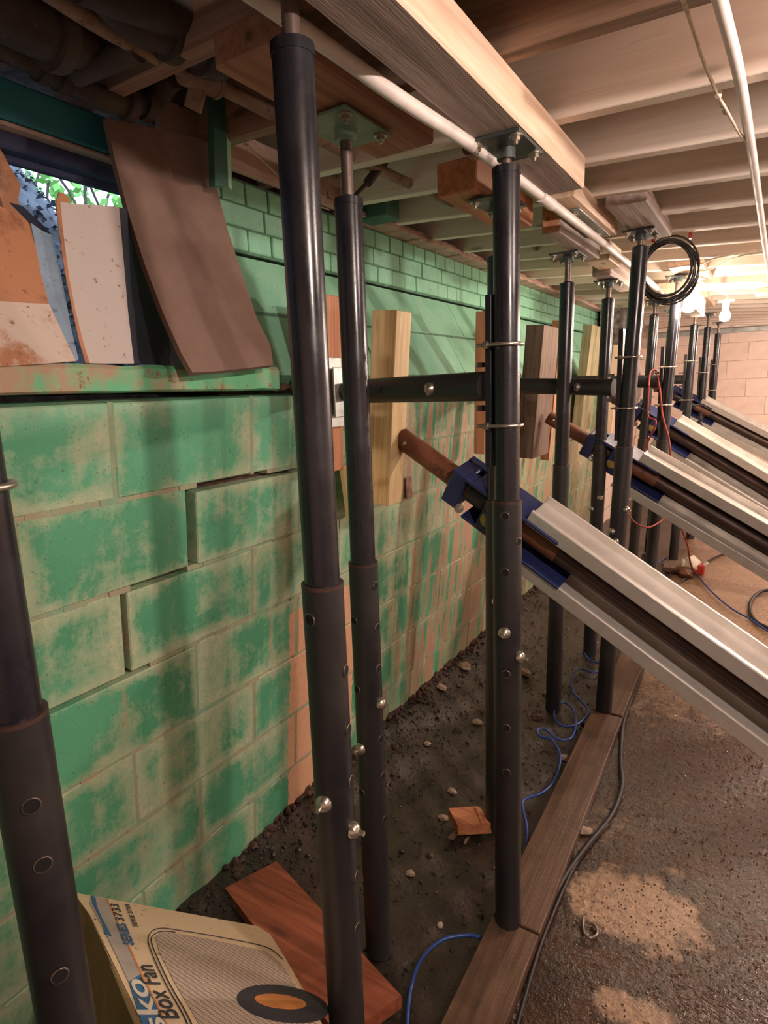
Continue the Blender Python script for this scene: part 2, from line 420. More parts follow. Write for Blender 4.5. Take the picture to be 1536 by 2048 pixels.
def bar(name, p0, p1, wy, wz, mat, parent=None, up=(0, 0, 1), ch=.002, **kw):
    """straight timber or bar from p0 to p1; its mesh runs along local X"""
    p0 = Vector(p0); p1 = Vector(p1); x = (p1-p0).normalized(); z = Vector(up); z = (z-x*z.dot(x)).normalized(); y = z.cross(x)
    L = (p1-p0).length; mb = MB().box((0, 0, 0), (L, wy, wz), None, ch)
    me = mb.mesh(name); me.materials.append(MT[mat]); o = bpy.data.objects.new(name, me); COL.objects.link(o)
    R = Matrix((x, y, z)).transposed().to_4x4(); c = (p0+p1)/2
    o.rotation_mode = 'QUATERNION'; o.rotation_quaternion = R.to_quaternion()
    o.location = c-(wloc(parent) if parent else Vector((0, 0, 0))); o.parent = parent
    return tag(o, **kw)
def smooth(pts, k=6):
    P = [Vector(p) for p in pts]; out = []
    for i in range(len(P)-1):
        a = P[max(i-1, 0)]; b = P[i]; c = P[i+1]; d = P[min(i+2, len(P)-1)]
        for j in range(k):
            t = j/k; out.append(.5*((2*b)+(c-a)*t+(2*a-5*b+4*c-d)*t*t+(3*b-a-3*c+d)*t**3))
    return out+[P[-1]]
def hexbolt(mb, p, d, r=.011, h=.009):
    d = Vector(d).normalized(); p = Vector(p)
    mb.cyl(p, p+d*.003, r*1.5, n=14); mb.cyl(p+d*.003, p+d*(.003+h), r, n=6, smooth=False); mb.cyl(p+d*(.003+h), p+d*(.003+h+.006), r*.5, n=8)

# ================================================================== SETTING: floor, walls, ceiling
X0 = -1.262; LEAN = .10; YEND = 5.68; XR = 2.6; YB = -1.6; YF = 8.0
def wx(z): return X0+LEAN*z
# floor as a slightly uneven grid
def hfun(x, y):
    n = math.sin(x*9.1+y*3.3)*.35+math.sin(x*17-y*13)*.25+math.sin(y*23+x*5)*.2
    h = .004*n
    if x < -.53: h += -.012+.010*math.sin(x*31+y*17)*math.cos(y*29) + max(0, (-1.02-x))*.28
    return h
xs = [-1.6, -1.4, -1.3]+[-1.27+.03*i for i in range(44)]+[.08+.12*i for i in range(1, 22)]
ys = [-1.7+.25*i for i in range(8)]+[.35+.03*i for i in range(96)]+[3.3+.1*i for i in range(49)]
mb = MB(); vs = [(x, y, hfun(x, y)) for y in ys for x in xs]; nx = len(xs)
mb.add(vs, [[j*nx+i, j*nx+i+1, (j+1)*nx+i+1, (j+1)*nx+i] for j in range(len(ys)-1) for i in range(nx-1)], True)
floor = obj('floor', mb, 'floor', kind='structure')

# --- left wall: core, mortar, blocks
WIN0, WIN1 = -.7, 1.10           # window opening along y
UX0, UZ0, UT = -1.15, 1.478, -.55   # upper, kicked-out courses
def ux(z): return UX0+UT*(z-UZ0)
mb = MB()
D = .035
def core(y0, y1, x0, z0, x1, z1, back=-1.62):
    mb.slab([(x0-D, y0, z0), (x1-D, y0, z1), (back, y0, z1), (back, y0, z0)], (0, y1-y0, 0))
core(YB, YF, wx(-.05), -.05, wx(1.42), 1.42)
core(WIN1, 1.4, UX0, 1.42, ux(1.84), 1.84, -1.44)
core(1.4, YF, UX0, 1.42, ux(1.84), 1.84)
core(WIN1, 1.4, -1.345, 1.84, -1.36, 2.16, -1.44)
core(1.4, YF, -1.345, 1.84, -1.36, 2.16)
core(YB, WIN0, UX0, 1.42, ux(1.84), 2.16)
wall = obj('wall_left', mb, 'mortar_dark', kind='structure')
def block(y0, y1, z0, z1, xa, t, mat, par, name='block', depth=.09, gap=.0055, dx=0.0, dz=0.0, cut=(0, 0, 0, 0)):
    """one masonry unit between joints; xa = face x at z0, t = lean of the face"""
    h = (z1-z0)-gap-cut[2]-cut[3]; l = (y1-y0)-gap-cut[0]-cut[1]
    zc = (z0+cut[2]+z1-cut[3])/2+dz; yc = (y0+cut[0]+y1-cut[1])/2
    sl = math.sqrt(1+t*t); key = (name, round(l, 3), round(h*sl, 3), depth, mat)
    me = block.cache.get(key)
    if me is None:
        q = MB().box((-depth/2, 0, 0), (depth, l, h*sl), None, .003); me = q.mesh(name); me.materials.append(MT[mat]); block.cache[key] = me
    o = bpy.data.objects.new(name, me); COL.objects.link(o); o.parent = par
    o.location = (xa+t*((z0+z1)/2-z0)+dx, yc, zc); o.rotation_euler = (random.uniform(-.003, .003), math.atan(t), random.uniform(-.004, .004))
    return o
block.cache = {}
crack = {}
for c in range(7):
    z0 = c*.2035; z1 = z0+.2035
    off = .742 if c % 2 == 0 else .935
    k0 = -5
    y = off-.4*4
    if c == 6: off = .745
    while y < YF-.05:
        y1 = min(y+.4, YF)
        cut = [0, 0, 0, 0]; dx = random.uniform(-.002, .002)
        m_ = 'green' if y < YEND else 'salmon'
        if c == 5 and abs(y1-.935) < .03: cut[1] = .008; cut[2] = .002
        if c == 5 and abs(y-.935) < .03: cut[0] = .012; cut[3] = .016
        if c == 4 and abs(y-.742) < .03: cut[0] = .006; cut[3] = .006
        if c == 4 and abs(y1-.742) < .03: cut[1] = .004
        if c == 3 and y < .9: cut[3] = .006
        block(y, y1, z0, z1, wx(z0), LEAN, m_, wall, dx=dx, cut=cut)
        y = y1
# mortar left in the joints (one joined part); the stepped crack is left open
mo = MB()
for c in range(1, 7):
    z = c*.2035
    segs = [(YB, YF)]
    if c == 6: segs = [(YB, .955), (1.2, YF)]
    if c == 5: segs = [(YB, .76), (.92, YF)]
    if c == 4: segs = [(.80, YF)]
    for a, b in segs:
        n = max(1, int((b-a)/.05)); 
        for i in range(n):
            ya = a+(b-a)*i/n; yb = a+(b-a)*(i+1)/n
            d = random.uniform(-.0005, .003)
            mo.slab([(wx(z)-d, ya, z-.0065), (wx(z)-d, ya, z+.0065), (wx(z)-D, ya, z+.0065), (wx(z)-D, ya, z-.0065)], (0, yb-ya, 0))
for c in range(7):
    z0 = c*.2035; off = .742 if c % 2 == 0 else .935
    y = off-1.6
    while y < YF:
        if not ((c == 5 and abs(y-.935) < .03) or (c == 4 and abs(y-.742) < .03)):
            d = random.uniform(0, .003)
            mo.slab([(wx(z0)-d, y-.0065, z0), (wx(z0+.2035)-d, y-.0065, z0+.2035), (wx(z0+.2035)-D, y-.0065, z0+.2035), (wx(z0)-D, y-.0065, z0)], (0, .013, 0))
        y += .4
obj('mortar', mo, 'mortar', wall, kind='stuff')
# ledge debris and the two kicked-out courses, then three brick courses
for c in range(2):
    z0 = UZ0+c*.178; z1 = z0+.178; y = WIN1 if c == 0 else WIN1
    first = True
    while y < YF-.02:
        y1 = min(y+(.2 if (first and c) else .36), YF); first = False
        block(y, y1, z0, z1, ux(z0), UT, 'green' if y < YEND else 'salmon', wall, dx=random.uniform(-.003, .003), gap=.005)
        y = y1
zb = [1.842, 1.906, 1.970, 2.034]
for c in range(3):
    y = WIN1+(.0, .1, .155)[(c+1) % 3]
    if y > WIN1: block(WIN1, y, zb[c], zb[c+1], -1.333, 0.0, 'green_brick', wall, 'brick', .05, .006)
    while y < YF-.05:
        y1 = min(y+(.1017 if (c != 1 and y < 4.2) else .2035)*random.choice((1, 1, 1, .94, 1.06, 2 if c == 0 else 1)), YF)
        block(y, y1, zb[c], zb[c+1], -1.333, 0.0, 'green_brick' if y < YEND else 'salmon', wall, 'brick', .05, .0045, dx=random.uniform(-.0015, .002))
        y = y1
mo = MB()
mo.box((-1.3605, (WIN1+YF)/2, (zb[0]+zb[3])/2), (.044, YF-WIN1, zb[3]-zb[0]+.01), None, .001)
for z in (UZ0+.178,): mo.box((ux(z)-.012, (WIN1+YF)/2, z), (.02, YF-WIN1, .010), None, .001)
obj('brick_mortar', mo, 'green_mortar', wall, kind='stuff')
# concrete sill under the window, its front face painted
mb = MB(); rnd = random.Random(3)
n = 34; y0 = -1.0; y1 = 1.24
rows = []
for i in range(n+1):
    y = y0+(y1-y0)*i/n; lo = 1.439+rnd.uniform(-.0025, .0025); hi = 1.497+rnd.uniform(-.003, .002); lo = lo+.010*max(0, (1-y))
    rows.append([(-1.45, y, hi), (wx(1.45)+.002, y, hi), (wx(1.45)+.009, y, hi-.008), (wx(1.43)+.008, y, lo+.004), (wx(1.43)-.0, y, lo), (-1.45, y, lo)])
for i in range(n):
    for j in range(5): mb.add([rows[i][j], rows[i+1][j], rows[i+1][j+1], rows[i][j+1]], [[0, 1, 2, 3]])
mb.add(rows[-1], [[0, 1, 2, 3, 4, 5]])
k = NM('painted_concrete_sill'); P = k.pos(); spz = k.n('ShaderNodeSeparateXYZ'); k.link(P, spz.inputs[0])
no = k.noise(P, 12, 7, .7)
wv = k.math('ADD', no, k.ramp(spz.outputs[1], .45, 1.0, .12, -.12))
col = k.mix(k.ramp(wv, .42, .60), lin('62b283'), lin('a58b72')); col = k.mix(k.ramp(k.noise(P, 30, 5, .8), .6, .66), col, lin('8a5a42'))
MT['sill'] = k.out(col, .7, no, .5, .005)
obj('window_sill', mb, 'sill', wall)
# loose ledge between lower and upper courses: dirt
mb = MB()
for i in range(420):
    y = random.uniform(1.3, 5.6); mb.rock((random.uniform(-1.155, -1.125), y, 1.432+random.uniform(0, .014)), (.02, .03, .014), i)
obj('ledge_rubble', mb, 'mortar_dark', wall, kind='stuff')
chunk = obj('broken_mortar', MB().rock(ony(590, 778, 1.31), (.05, .08, .035), 5).rock(ony(560, 775, 1.26), (.035, .07, .03), 9), 'mortar_dark', wall)

for px_, py_, w_, h_ in ((817, 975, .045, .085), (800, 955, .02, .07)):
    p_ = onx(px_, py_, wx(1.13)); obj('bare_scar', MB().box(p_+Vector((.001, 0, 0)), (.006, w_, h_), None, .002), 'salmon_scar', wall)
# wooden plate on top of the wall
mb = MB(); rnd = random.Random(5); y = 1.85
a = []
while y < 5.7: a.append(y); y += .08
for i in range(len(a)-1):
    j = rnd.uniform(-.006, .006)
    mb.box((-1.31+j*.3, (a[i]+a[i+1])/2, 2.043+j*.5), (.10, .081, .018), None, .003)
    mb.box((-1.330, (a[i]+a[i+1])/2, 2.062), (.10, .081, .022), None, .003)
obj('trim_1', mb, 'peel', kind='structure')

# --- far wall and the unseen walls
mb = MB(); mb.box(((XR-1.6)/2, YF+.1, 1.1), (XR+1.6, .16, 2.4), None, 0.001)
farw = obj('wall_far', mb, 'salmon_mortar', kind='structure')
for c in range(10):
    x = -1.4+(.2 if c % 2 else 0)
    while x < XR-.05:
        x1 = min(x+.4, XR)
        key = ('far', round(x1-x, 2)); me = block.cache.get(key)
        if me is None:
            q = MB().box((0, 0, 0), (x1-x-.002, .05, .1985), None, .002); me = q.mesh('block'); me.materials.append(MT['salmon']); block.cache[key] = me
        o = bpy.data.objects.new('block', me); COL.objects.link(o); o.parent = farw; o.location = ((x+x1)/2, YF+.005, c*.2+.1); x = x1
for nm, c, d in (('wall_right', (XR+.05, (YB+YF)/2, 1.1), (.1, YF-YB+.4, 2.4)), ('wall_back', ((XR-1.6)/2, YB-.05, 1.1), (XR+1.8, .1, 2.4))):
    obj(nm, MB().box(c, d, None, .001), 'salmon', kind='structure')
# duct-like grey band along the top of the far wall
for i, (z, hh, mt) in enumerate(((1.93, .05, 'galv'), (1.985, .04, 'joist'), (2.03, .03, 'pine'))):
    bar('trim_%d' % (i+2), (-1.2, YF-.06-.02*i, z), (XR, YF-.06-.02*i, z-.0), .05, hh, mt, kind='structure')
# chimney stack beyond the green paint
mb = MB(); pts = [(-1.30, 5.72), (-1.06, 5.75), (-1.02, 5.95), (-1.05, 6.3), (-1.3, 6.35)]
R_ = []
for i in range(12):
    z = 1.2+i*.09; w = .0+.035*math.sin(i*.9); R_.append([(x+(w if x > -1.2 else 0)-(1.2-z)*.05*0, y, z) for x, y in pts])
for i in range(11):
    for j in range(4): mb.add([R_[i][j], R_[i][j+1], R_[i+1][j+1], R_[i+1][j]], [[0, 1, 2, 3]], True)
obj('trim_6', mb, 'mottled', kind='structure')

# --- ceiling: sloping joists and deck boards
JD = Vector(ray(-800, 670)); JD = JD/JD.x        # direction of the joists (x grows away from the wall)
def jp(x, y0, dz=0): return Vector((x, y0+(x+.45)*JD.y, 1.985+(x+.45)*JD.z+dz))
ceil = None
mb = MB(); a = jp(-1.6, 0, .235); b = jp(XR+.3, 0, .235)
mb.slab([(a.x, YB-.6, a.z), (b.x, YB-.6, b.z), (b.x, YB-.6, b.z+.05), (a.x, YB-.6, a.z+.05)], (0, YF-YB+1.2, 0))
ceil = obj('ceiling', mb, 'deck', kind='structure')
SP = .3135
for k_ in range(-8, 25):
    y0 = 1.117+SP*k_
    if y0 > 8.2: break
    n_up = Vector((0, 0, 1))
    bar('joist', jp(-1.42, y0, .1), jp(XR+.1, y0, .1), .038, .2, 'joist' if k_ > 0 else 'joist_dark', ceil)  # joists at the camera end take the darker brown
for i in range(30):
    x = -1.5+i*.14
    p = jp(x, 0, .215)
    bar('ceiling_board', (x, YB, p.z), (x, YF, p.z), .134, .02, 'deck', ceil, up=(-JD.z, 0, 1))
# outer face of the house, the ground and sky side of the window well
mb = MB()
mb.box((-1.66, (YB+WIN0)/2, 1.4), (.08, WIN0-YB, 1.9), None, .001); mb.box((-1.66, (1.4+YF)/2, 1.4), (.08, YF-1.4, 1.9), None, .001)
mb.box((-1.66, (WIN0+1.4)/2, .95), (.08, 1.4-WIN0, 1.0), None, .001); mb.box((-1.50, (WIN0+1.4)/2, 2.22), (.3, 1.4-WIN0, .24), None, .001)
obj('wall_outer', mb, 'mottled', kind='structure')

# ================================================================== WINDOW
win = obj('window_1', MB().box((-1.355, .15, 1.950), (.05, 1.75, .036), None, .005).box((-1.375, .15, 1.945), (.02, 1.75, .052), None, .003), 'outside_wood', kind='structure')
obj('window_lintel', MB().box((-1.325, .15, 2.010), (.06, 1.75, .075), None, .004), 'teal', win)
obj('lintel_edge', MB().box((-1.315, .15, 1.967), (.03, 1.75, .008), None, .002), 'peel', win)
a = onx(-18, 290, -1.34); b = onx(30, 455, -1.34)
mb = MB().slab([a+Vector((0, -.012, 0)), a+Vector((0, .016, 0)), onx(42, 372, -1.34), onx(36, 400, -1.34), onx(58, 452, -1.34), b+Vector((0, -.012, 0))], (-.02, 0, 0))
obj('rusty_mullion', mb, 'rust_orange', win)
obj('window_jamb', MB().box((-1.39, 1.09, 1.72), (.10, .02, .50), None, .004), 'outside_wood', win)

# outside: bank of leaf litter with a trunk, a leafy shrub
rnd = random.Random(11)
def gz(x, y):
    t = max(0, -1.70-x); b = 1.50+min(t, .24)*1.85+max(0, min(t, 1)-.24)*.10
    return b+.42*math.exp(-max(0, y-1.02)**2/.03)*math.exp(-((x+2.15)/.22)**2)+.10*math.exp(-((y-1.5)/.10)**2-((x+2.15)/.2)**2)+.02*math.sin(x*21)*math.sin(y*17)
gx = [-1.68-.06*i for i in range(20)]+[-2.9-.5*i for i in range(10)]; gy = [-1.5+.1*i for i in range(60)]
mb = MB().add([(x, y, gz(x, y)-.012) for y in gy for x in gx], [[j*len(gx)+i+1, j*len(gx)+i, (j+1)*len(gx)+i, (j+1)*len(gx)+i+1] for j in range(len(gy)-1) for i in range(len(gx)-1)], True)
obj('ground', mb, 'litter', kind='structure')
mb = MB()
for i in range(9000):
    x = -1.7-rnd.random()**1.3*.9; y = rnd.uniform(.3, 2.3); z = gz(x, y)+rnd.uniform(-.008, .016)
    r = rnd.uniform(.005, .015); a = rnd.random()*6.28; t = rnd.uniform(-.9, .9)
    u = Vector((math.cos(a), math.sin(a), rnd.uniform(-.5, .6)))*r; w = Vector((-math.sin(a), math.cos(a), t))*r*.5; c = Vector((x, y, z))
    mb.add([c-u, c+w*1.0+Vector((0, 0, r*.3)), c+u, c-w], [[0, 1, 2], [0, 2, 3]])
obj('leaf_litter', mb, 'litter', kind='stuff', label='dry grey leaves and twigs banked up outside the basement window', cat='leaf litter')
sh = root('shrub', (-4.2, 2.7, 2.0), 'bright green leafy shrub seen through the window opening', 'shrub')
mb = MB(); lf = MB()
for i in range(7):
    p = Vector((-4.2, 2.7+rnd.uniform(-.3, .2), 2.0)); pts = [p]
    for j in range(5): p = p+Vector((rnd.uniform(-.1, .1), rnd.uniform(-.12, .12), .26)); pts.append(p)
    mb.tube(smooth(pts, 3), .009, 6)
    for q in range(60):
        c = pts[rnd.randint(1, 5)]+Vector([rnd.gauss(0, .16) for _ in range(3)]); u = Vector([rnd.gauss(0, 1) for _ in range(3)]).normalized()*.045; w = u.orthogonal().normalized()*.025
        lf.add([c-u, c+w, c+u, c-w], [[0, 1, 2, 3]])
obj('stem', mb, 'dark_pipe', sh); obj('foliage', lf, 'leaf', sh, kind='stuff')

# sheets and boards leaning in the window opening
r_ = root('metal_sheet', (-1.12, .62, 1.5), 'rusty cream and orange metal sheet with a folded edge beside the foreground post', 'metal sheet')
def px_grid(rows, xs_):
    return [[onx(p[0], p[1], X) for p in row] for row, X in zip(rows, xs_)]
g = px_grid([[(-60, 400), (0, 412), (35, 430), (62, 446)], [(-50, 540), (0, 545), (50, 545), (82, 548)], [(-45, 600), (0, 602), (55, 606), (98, 608)]], [-1.17, -1.145, -1.135])
obj('upper_panel', MB().sheet(g, .003), 'rust_orange', r_)
g = px_grid([[(-45, 600), (0, 602), (55, 606), (98, 608)], [(-42, 670), (0, 672), (65, 672), (126, 668)], [(-40, 735), (0, 733), (80, 728), (152, 722)]], [-1.135, -1.12, -1.105])
obj('lower_panel', MB().sheet(g, .003), 'rust_sheet', r_)
g = px_grid([[(62, 446), (85, 462), (104, 470)], [(82, 548), (105, 540), (118, 530)], [(98, 608), (118, 600), (130, 590)], [(126, 668), (136, 664), (142, 655)], [(152, 722), (155, 721), (157, 718)]], [-1.165, -1.15, -1.14, -1.122, -1.107])
obj('folded_edge', MB().sheet(g, .003), 'blue_sheet', r_)
g = px_grid([[(20, 405), (45, 412), (88, 452)], [(62, 446), (85, 462), (104, 470)]], [-1.175, -1.166]); 
obj('torn_top_edge', MB().sheet(g, .002), 'dark_shade_sheet', r_)
r_ = root('metal_sheet', (-1.10, .75, 1.5), 'white sheet metal panel with rust-spotted rim standing upright on the window sill', 'metal sheet')
g = px_grid([[(113, 402), (150, 408), (195, 410), (238, 414)], [(124, 500), (160, 502), (205, 504), (246, 506)], [(146, 620), (180, 622), (215, 622), (256, 622)], [(172, 726), (200, 727), (235, 727), (268, 727)]], [-1.16, -1.145, -1.125, -1.105])
obj('panel', MB().sheet(g, .003), 'cream_sheet', r_)
g = px_grid([[(118, 384), (128, 386), (138, 396)], [(113, 402), (128, 404), (142, 407)]], [-1.162, -1.16]); obj('top_tab', MB().sheet(g, .003), 'rust_orange', r_)
def rim(pts, X0_, X1_, w):
    rows = []
    for i, p in enumerate(pts):
        X = X0_+(X1_-X0_)*i/(len(pts)-1)+.0015; j = random.uniform(-2, 2); rows.append([onx(p[0]-1, p[1], X), onx(p[0]+w+j, p[1], X)])
    return rows
obj('rusty_rim', MB().sheet(rim([(113, 402), (118, 450), (124, 500), (134, 560), (146, 620), (159, 680), (172, 726)], -1.16, -1.105, 6), .002), 'rust_orange', r_)
g = [[onx(238, 414, -1.163), onx(252, 418, -1.18)], [onx(246, 506, -1.148), onx(300, 506, -1.23)], [onx(256, 622, -1.128), onx(345, 622, -1.22)], [onx(268, 727, -1.108), onx(385, 735, -1.19)]]
obj('side_flange', MB().sheet(g, .003), 'dark_shade_sheet', r_)  # the brown board's shade on this flange is put into its colour
r_ = obj('brown_board', MB().sheet(px_grid([[(212, 236), (285, 250), (360, 268), (432, 285)], [(232, 330), (300, 344), (370, 360), (433, 374)], [(258, 430), (325, 438), (395, 448), (455, 458)], [(290, 530), (355, 536), (422, 542), (484, 548)], [(328, 630), (392, 632), (455, 636), (515, 640)], [(362, 705), (425, 702), (485, 698), (541, 690)], [(385, 745), (440, 742), (495, 736), (546, 730)]], [-1.235, -1.215, -1.18, -1.14, -1.10, -1.065, -1.045]), .014), 'brown_board',
    label='large curved brown board leaning across the window opening', cat='board')
r_ = root('green_board', onx(450, 245, -1.20), 'narrow dark green painted board hanging down beside the big brown board', 'board')
a, b, c, d = onx(424, 120, -1.17), onx(447, 118, -1.17), onx(457, 372, -1.15), onx(430, 372, -1.15)
obj('board_face', MB().slab([a, b, c, d], (-.02, 0, 0)), 'green_wood', r_)
obj('board_edge', MB().slab([b, b+Vector((-.018, .03, 0)), c+Vector((-.018, .03, 0)), c], (-.003, 0.001, 0)), 'green', r_)

# ================================================================== STEEL SUPPORT POSTS
def ubolt(name, c, r, par, side=-1, leg=.055, thick=.0042, rot=0.0):
    """U-shaped rod around a tube at c, legs pointing to the angle iron"""
    pts = []
    for i in range(13):
        a = math.pi/2-math.pi*i/12; pts.append((math.cos(a)*(r+thick), math.sin(a)*(r+thick), 0))
    pts = [(-leg, pts[0][1], 0)]+pts+[(-leg, pts[-1][1], 0)]
    q = Matrix.Rotation(rot, 3, 'Z'); c = Vector(c)
    o = obj(name, MB().tube([c+q @ Vector(p) for p in pts], thick, 8), 'steel', par)
    for sy in (-1, 1):
        nb = MB(); p = c+q @ Vector((-leg+.016, sy*(r+thick), 0)); nb.cyl(p, p+q @ Vector((.009, 0, 0)), .009, n=6, smooth=False)
        obj('nut', nb, 'steel', o)
    return o
def post(base, top, zs, ztop, zplate, label, holes=(), bolts=(), clamps=(), iron=None, plate=True, group=None, r=(.033, .028), psize=.15, pmat='plate_dark', rod_r=.0125, ir=0.0, hz=None):
    base = Vector(base); top = Vector(top); ax = (top-base).normalized()
    def at(z): return base+ax*((z-base.z)/ax.z)
    t = root('support_post', base, label, 'steel post', group)
    obj('lower_tube', MB().cyl(at(base.z), at(zs), r[0], n=32).cyl(at(base.z), at(base.z)+ax*.006, r[0]*1.02, n=32), 'black_lo', t)
    obj('collar', MB().cyl(at(zs)-ax*.004, at(zs)+ax*.0015, r[0]*1.012, n=32), 'rust_dark', t)
    obj('upper_tube', MB().cyl(at(zs), at(ztop), r[1], n=32), 'black_paint', t)
    obj('cap', MB().cyl(at(ztop)-ax*.012, at(ztop)+ax*.002, r[1]*1.05, n=32).cyl(at(ztop)+ax*.002, at(ztop)+ax*.007, r[1]*.75, r[1]*.6, n=24), 'black_paint', t)
    rd = MB(); L = (zplate-ztop)/ax.z; nth = max(4, int(L*.7/.006))
    prof = []
    for i in range(nth*2+1): prof.append((rod_r*(1.0 if i % 2 else .86), i*.003))
    q = ax.to_track_quat('Z', 'Y').to_matrix().to_4x4(); q.translation = at(ztop)
    rd.lathe((0, 0, 0), prof, 12, M=q); rd.cyl(at(ztop)+ax*(nth*.006), at(zplate), rod_r*.95, n=12)
    obj('threaded_rod', rd, 'rod', t)
    if plate:
        p = at(zplate); pl = obj('top_plate', MB().box(p+Vector((0, 0, -.003)), (psize*.72, psize, .006), None, .001), pmat, t)
        obj('rod_socket', MB().cyl(p-Vector((0, 0, .026)), p-Vector((0, 0, .006)), rod_r*1.7, n=16), pmat, t)
        for sx, sy in ((-1, -1), (1, 1), (1, -1), (-1, 1)):
            b = MB(); hexbolt(b, p+Vector((sx*psize*.27, sy*psize*.37, -.006)), (0, 0, -1), .009, .007); obj('bolt', b, 'steel', pl)
    for a, zz in holes:
        c = at(zz); d = Vector((math.cos(a), math.sin(a), 0)); s = c+d*r[0]
        h = obj('bolt_hole', MB().cyl(s-d*.002, s+d*.0006, .0088, n=16), 'black', t)
        obj('hole_rim', MB().tube([s+Vector((-d.y*math.cos(g), d.x*math.cos(g), math.sin(g)))*.0095-d*.0006 for g in [2*math.pi*i/14 for i in range(14)]], .0012, 5, True), 'rod', h)
    for a, zz in bolts:
        c = at(zz); d = Vector((math.cos(a), math.sin(a), 0)); rr = r[0] if zz < zs else r[1]
        b = MB(); b.lathe((0, 0, 0), [(0.0145, 0), (.0145, .004), (.012, .009), (.008, .013), (.0, .015)], 14, M=Matrix.Translation(c+d*(rr-.001)) @ d.to_track_quat('Z', 'Y').to_matrix().to_4x4())
        b.cyl(c+d*(rr+.012), c+d*(rr+.022), .0045, n=8); obj('bolt', b, 'steel', t)
    if iron:
        z0, z1, sd = iron; q = Matrix.Rotation(ir, 4, 'Z')
        mb = MB(); c0 = at((z0+z1)/2); Mx = Matrix.Translation(c0) @ q
        mb.box((sd*(r[1]+.003), .012, 0), (.006, .05, z1-z0), Mx, .001); mb.box((sd*(r[1]+.009), -.014, 0), (.014, .006, z1-z0), Mx, .001)
        obj('angle_iron', mb, 'black_paint', t)
    for zz in clamps: ubolt('u_bolt', at(zz), r[1]+.001, t, rot=ir)
    return t, at
def face(x, y): return math.atan2(-y, -x)          # angle from a post towards the camera
A1 = face(-.57, .70)
pL, _ = post((-.728, .30, .0), (-.672, .29, 2), 1.082, 1.90, 1.94, 'thick dark steel post cut off by the picture edge, in front of the fan box', holes=[(A1+.55, .90), (A1+.5, .98), (A1+.5, .74), (A1+.5, .58)], clamps=(1.345,), ir=.8, iron=(1.2, 1.5, -1))
a1 = face(-.56, .7)
p1, _ = post((-.571, .70, .0), (-.563, .70, 2), 1.135, 1.875, 1.985, 'tallest black post in the foreground, overlapping the green block wall', holes=[(a1-.75, 1.085), (a1+1.15, .99), (a1+1.15, .885), (a1+1.15, .79), (a1+1.2, .60), (a1+1.0, .5)], bolts=[(a1-.55, .765), (a1+1.0, .70)], plate=True)
a2 = face(-.735, 1.06)
p2, _ = post((-.742, 1.06, .0), (-.733, 1.06, 2), 1.05, 1.80, 1.932, 'black post just behind the tallest one, its threaded rod under a green plate', holes=[(a2+.9, 1.00), (a2-.9, .92), (a2+.95, .90), (a2+.95, .80), (a2-.9, .75), (a2+.9, .62), (a2+.95, .52), (a2+.95, .40), (a2-.9, .48)], bolts=[(a2+.95, .712), (a2-.8, .60)], pmat='plate_green', psize=.16)
a3 = face(-.475, 1.274)
p3, at3 = post((-.470, 1.274, .040), (-.486, 1.274, 1.9), 1.172, 1.862, 1.905, 'black post in mid frame carrying the long pale beam, two bright U-bolts on it', holes=[(a3-.15, 1.142), (a3-.15, 1.01), (a3-.1, .76), (a3-.1, .62), (a3-.1, .50), (a3+.9, 1.08)], bolts=[(a3-.2, .864), (a3+1.0, .80)], clamps=(1.515, 1.342), iron=(1.25, 1.62, -1), rod_r=.011)
p6, _ = post((-.642, 1.62, .0), (-.640, 1.62, 1.9), 1.10, 1.765, 1.905, 'black post almost hidden behind the mid-frame post that carries the long beam', bolts=[(a3, .80), (a3, 1.25)], holes=[(a3, .7)])
a5 = face(-.69, 2.432)
p5, _ = post((-.695, 2.432, .0), (-.677, 2.432, 1.9), 1.10, 1.80, 1.905, 'slim black post standing against the green wall between the blue clamps', holes=[(a5, .9)])
p4, _ = post((-.488, 2.471, .042), (-.428, 2.471, 1.9), 1.177, 1.90, 1.952, 'tall black post left of the hanging cable coil', bolts=[(face(-.45, 2.47)+.8, .93), (face(-.45, 2.47)-.7, .84), (face(-.45, 2.47)-.2, .80)], clamps=(1.515, 1.325), iron=(1.2, 1.62, -1))
p7, _ = post((-.690, 3.07, .0), (-.662, 3.07, 1.9), 1.12, 1.805, 1.885, 'short-capped black post before the end of the green wall', bolts=[(face(-.69, 3.07)+.3, .86), (face(-.69, 3.07)-.9, .80)])
p8, _ = post((-.690, 4.2, .0), (-.622, 4.2, 1.9), 1.05, 1.82, 1.90, 'black post in front of the pale wall section, glinting at its cap', bolts=[(-1.2, .75)])
grp = 'row of black posts receding behind the bulb'
q4, _ = post((-.50, 3.62, .042), (-.435, 3.62, 1.9), 1.10, 1.84, 1.95, 'black post nearest the bulb, wrapped by a U-bolt below its tip', clamps=(1.49, 1.29), iron=(1.2, 1.6, -1))
q5, _ = post((-.515, 5.0, .042), (-.47, 5.0, 1.9), 1.12, 1.80, 1.95, 'greyish post standing on the far end of the floor plank', clamps=(1.55, 1.27), iron=(1.2, 1.6, -1))
q6, _ = post((-.48, 5.9, .0), (-.455, 5.9, 1.9), 1.1, 1.84, 1.95, 'second black post from the far wall in the front row', clamps=(1.47, 1.2), iron=(1.2, 1.6, -1))
q7, _ = post((-.46, 6.9, .0), (-.44, 6.9, 1.9), 1.1, 1.84, 1.95, 'farthest black post of the front row, beside the bare far wall', clamps=(1.55, 1.3), iron=(1.2, 1.6, -1))
post((-.74, 5.3, .0), (-.66, 5.3, 1.9), 1.1, 1.80, 1.95, 'black back-row post behind the red cord, beyond the bolted clamp')
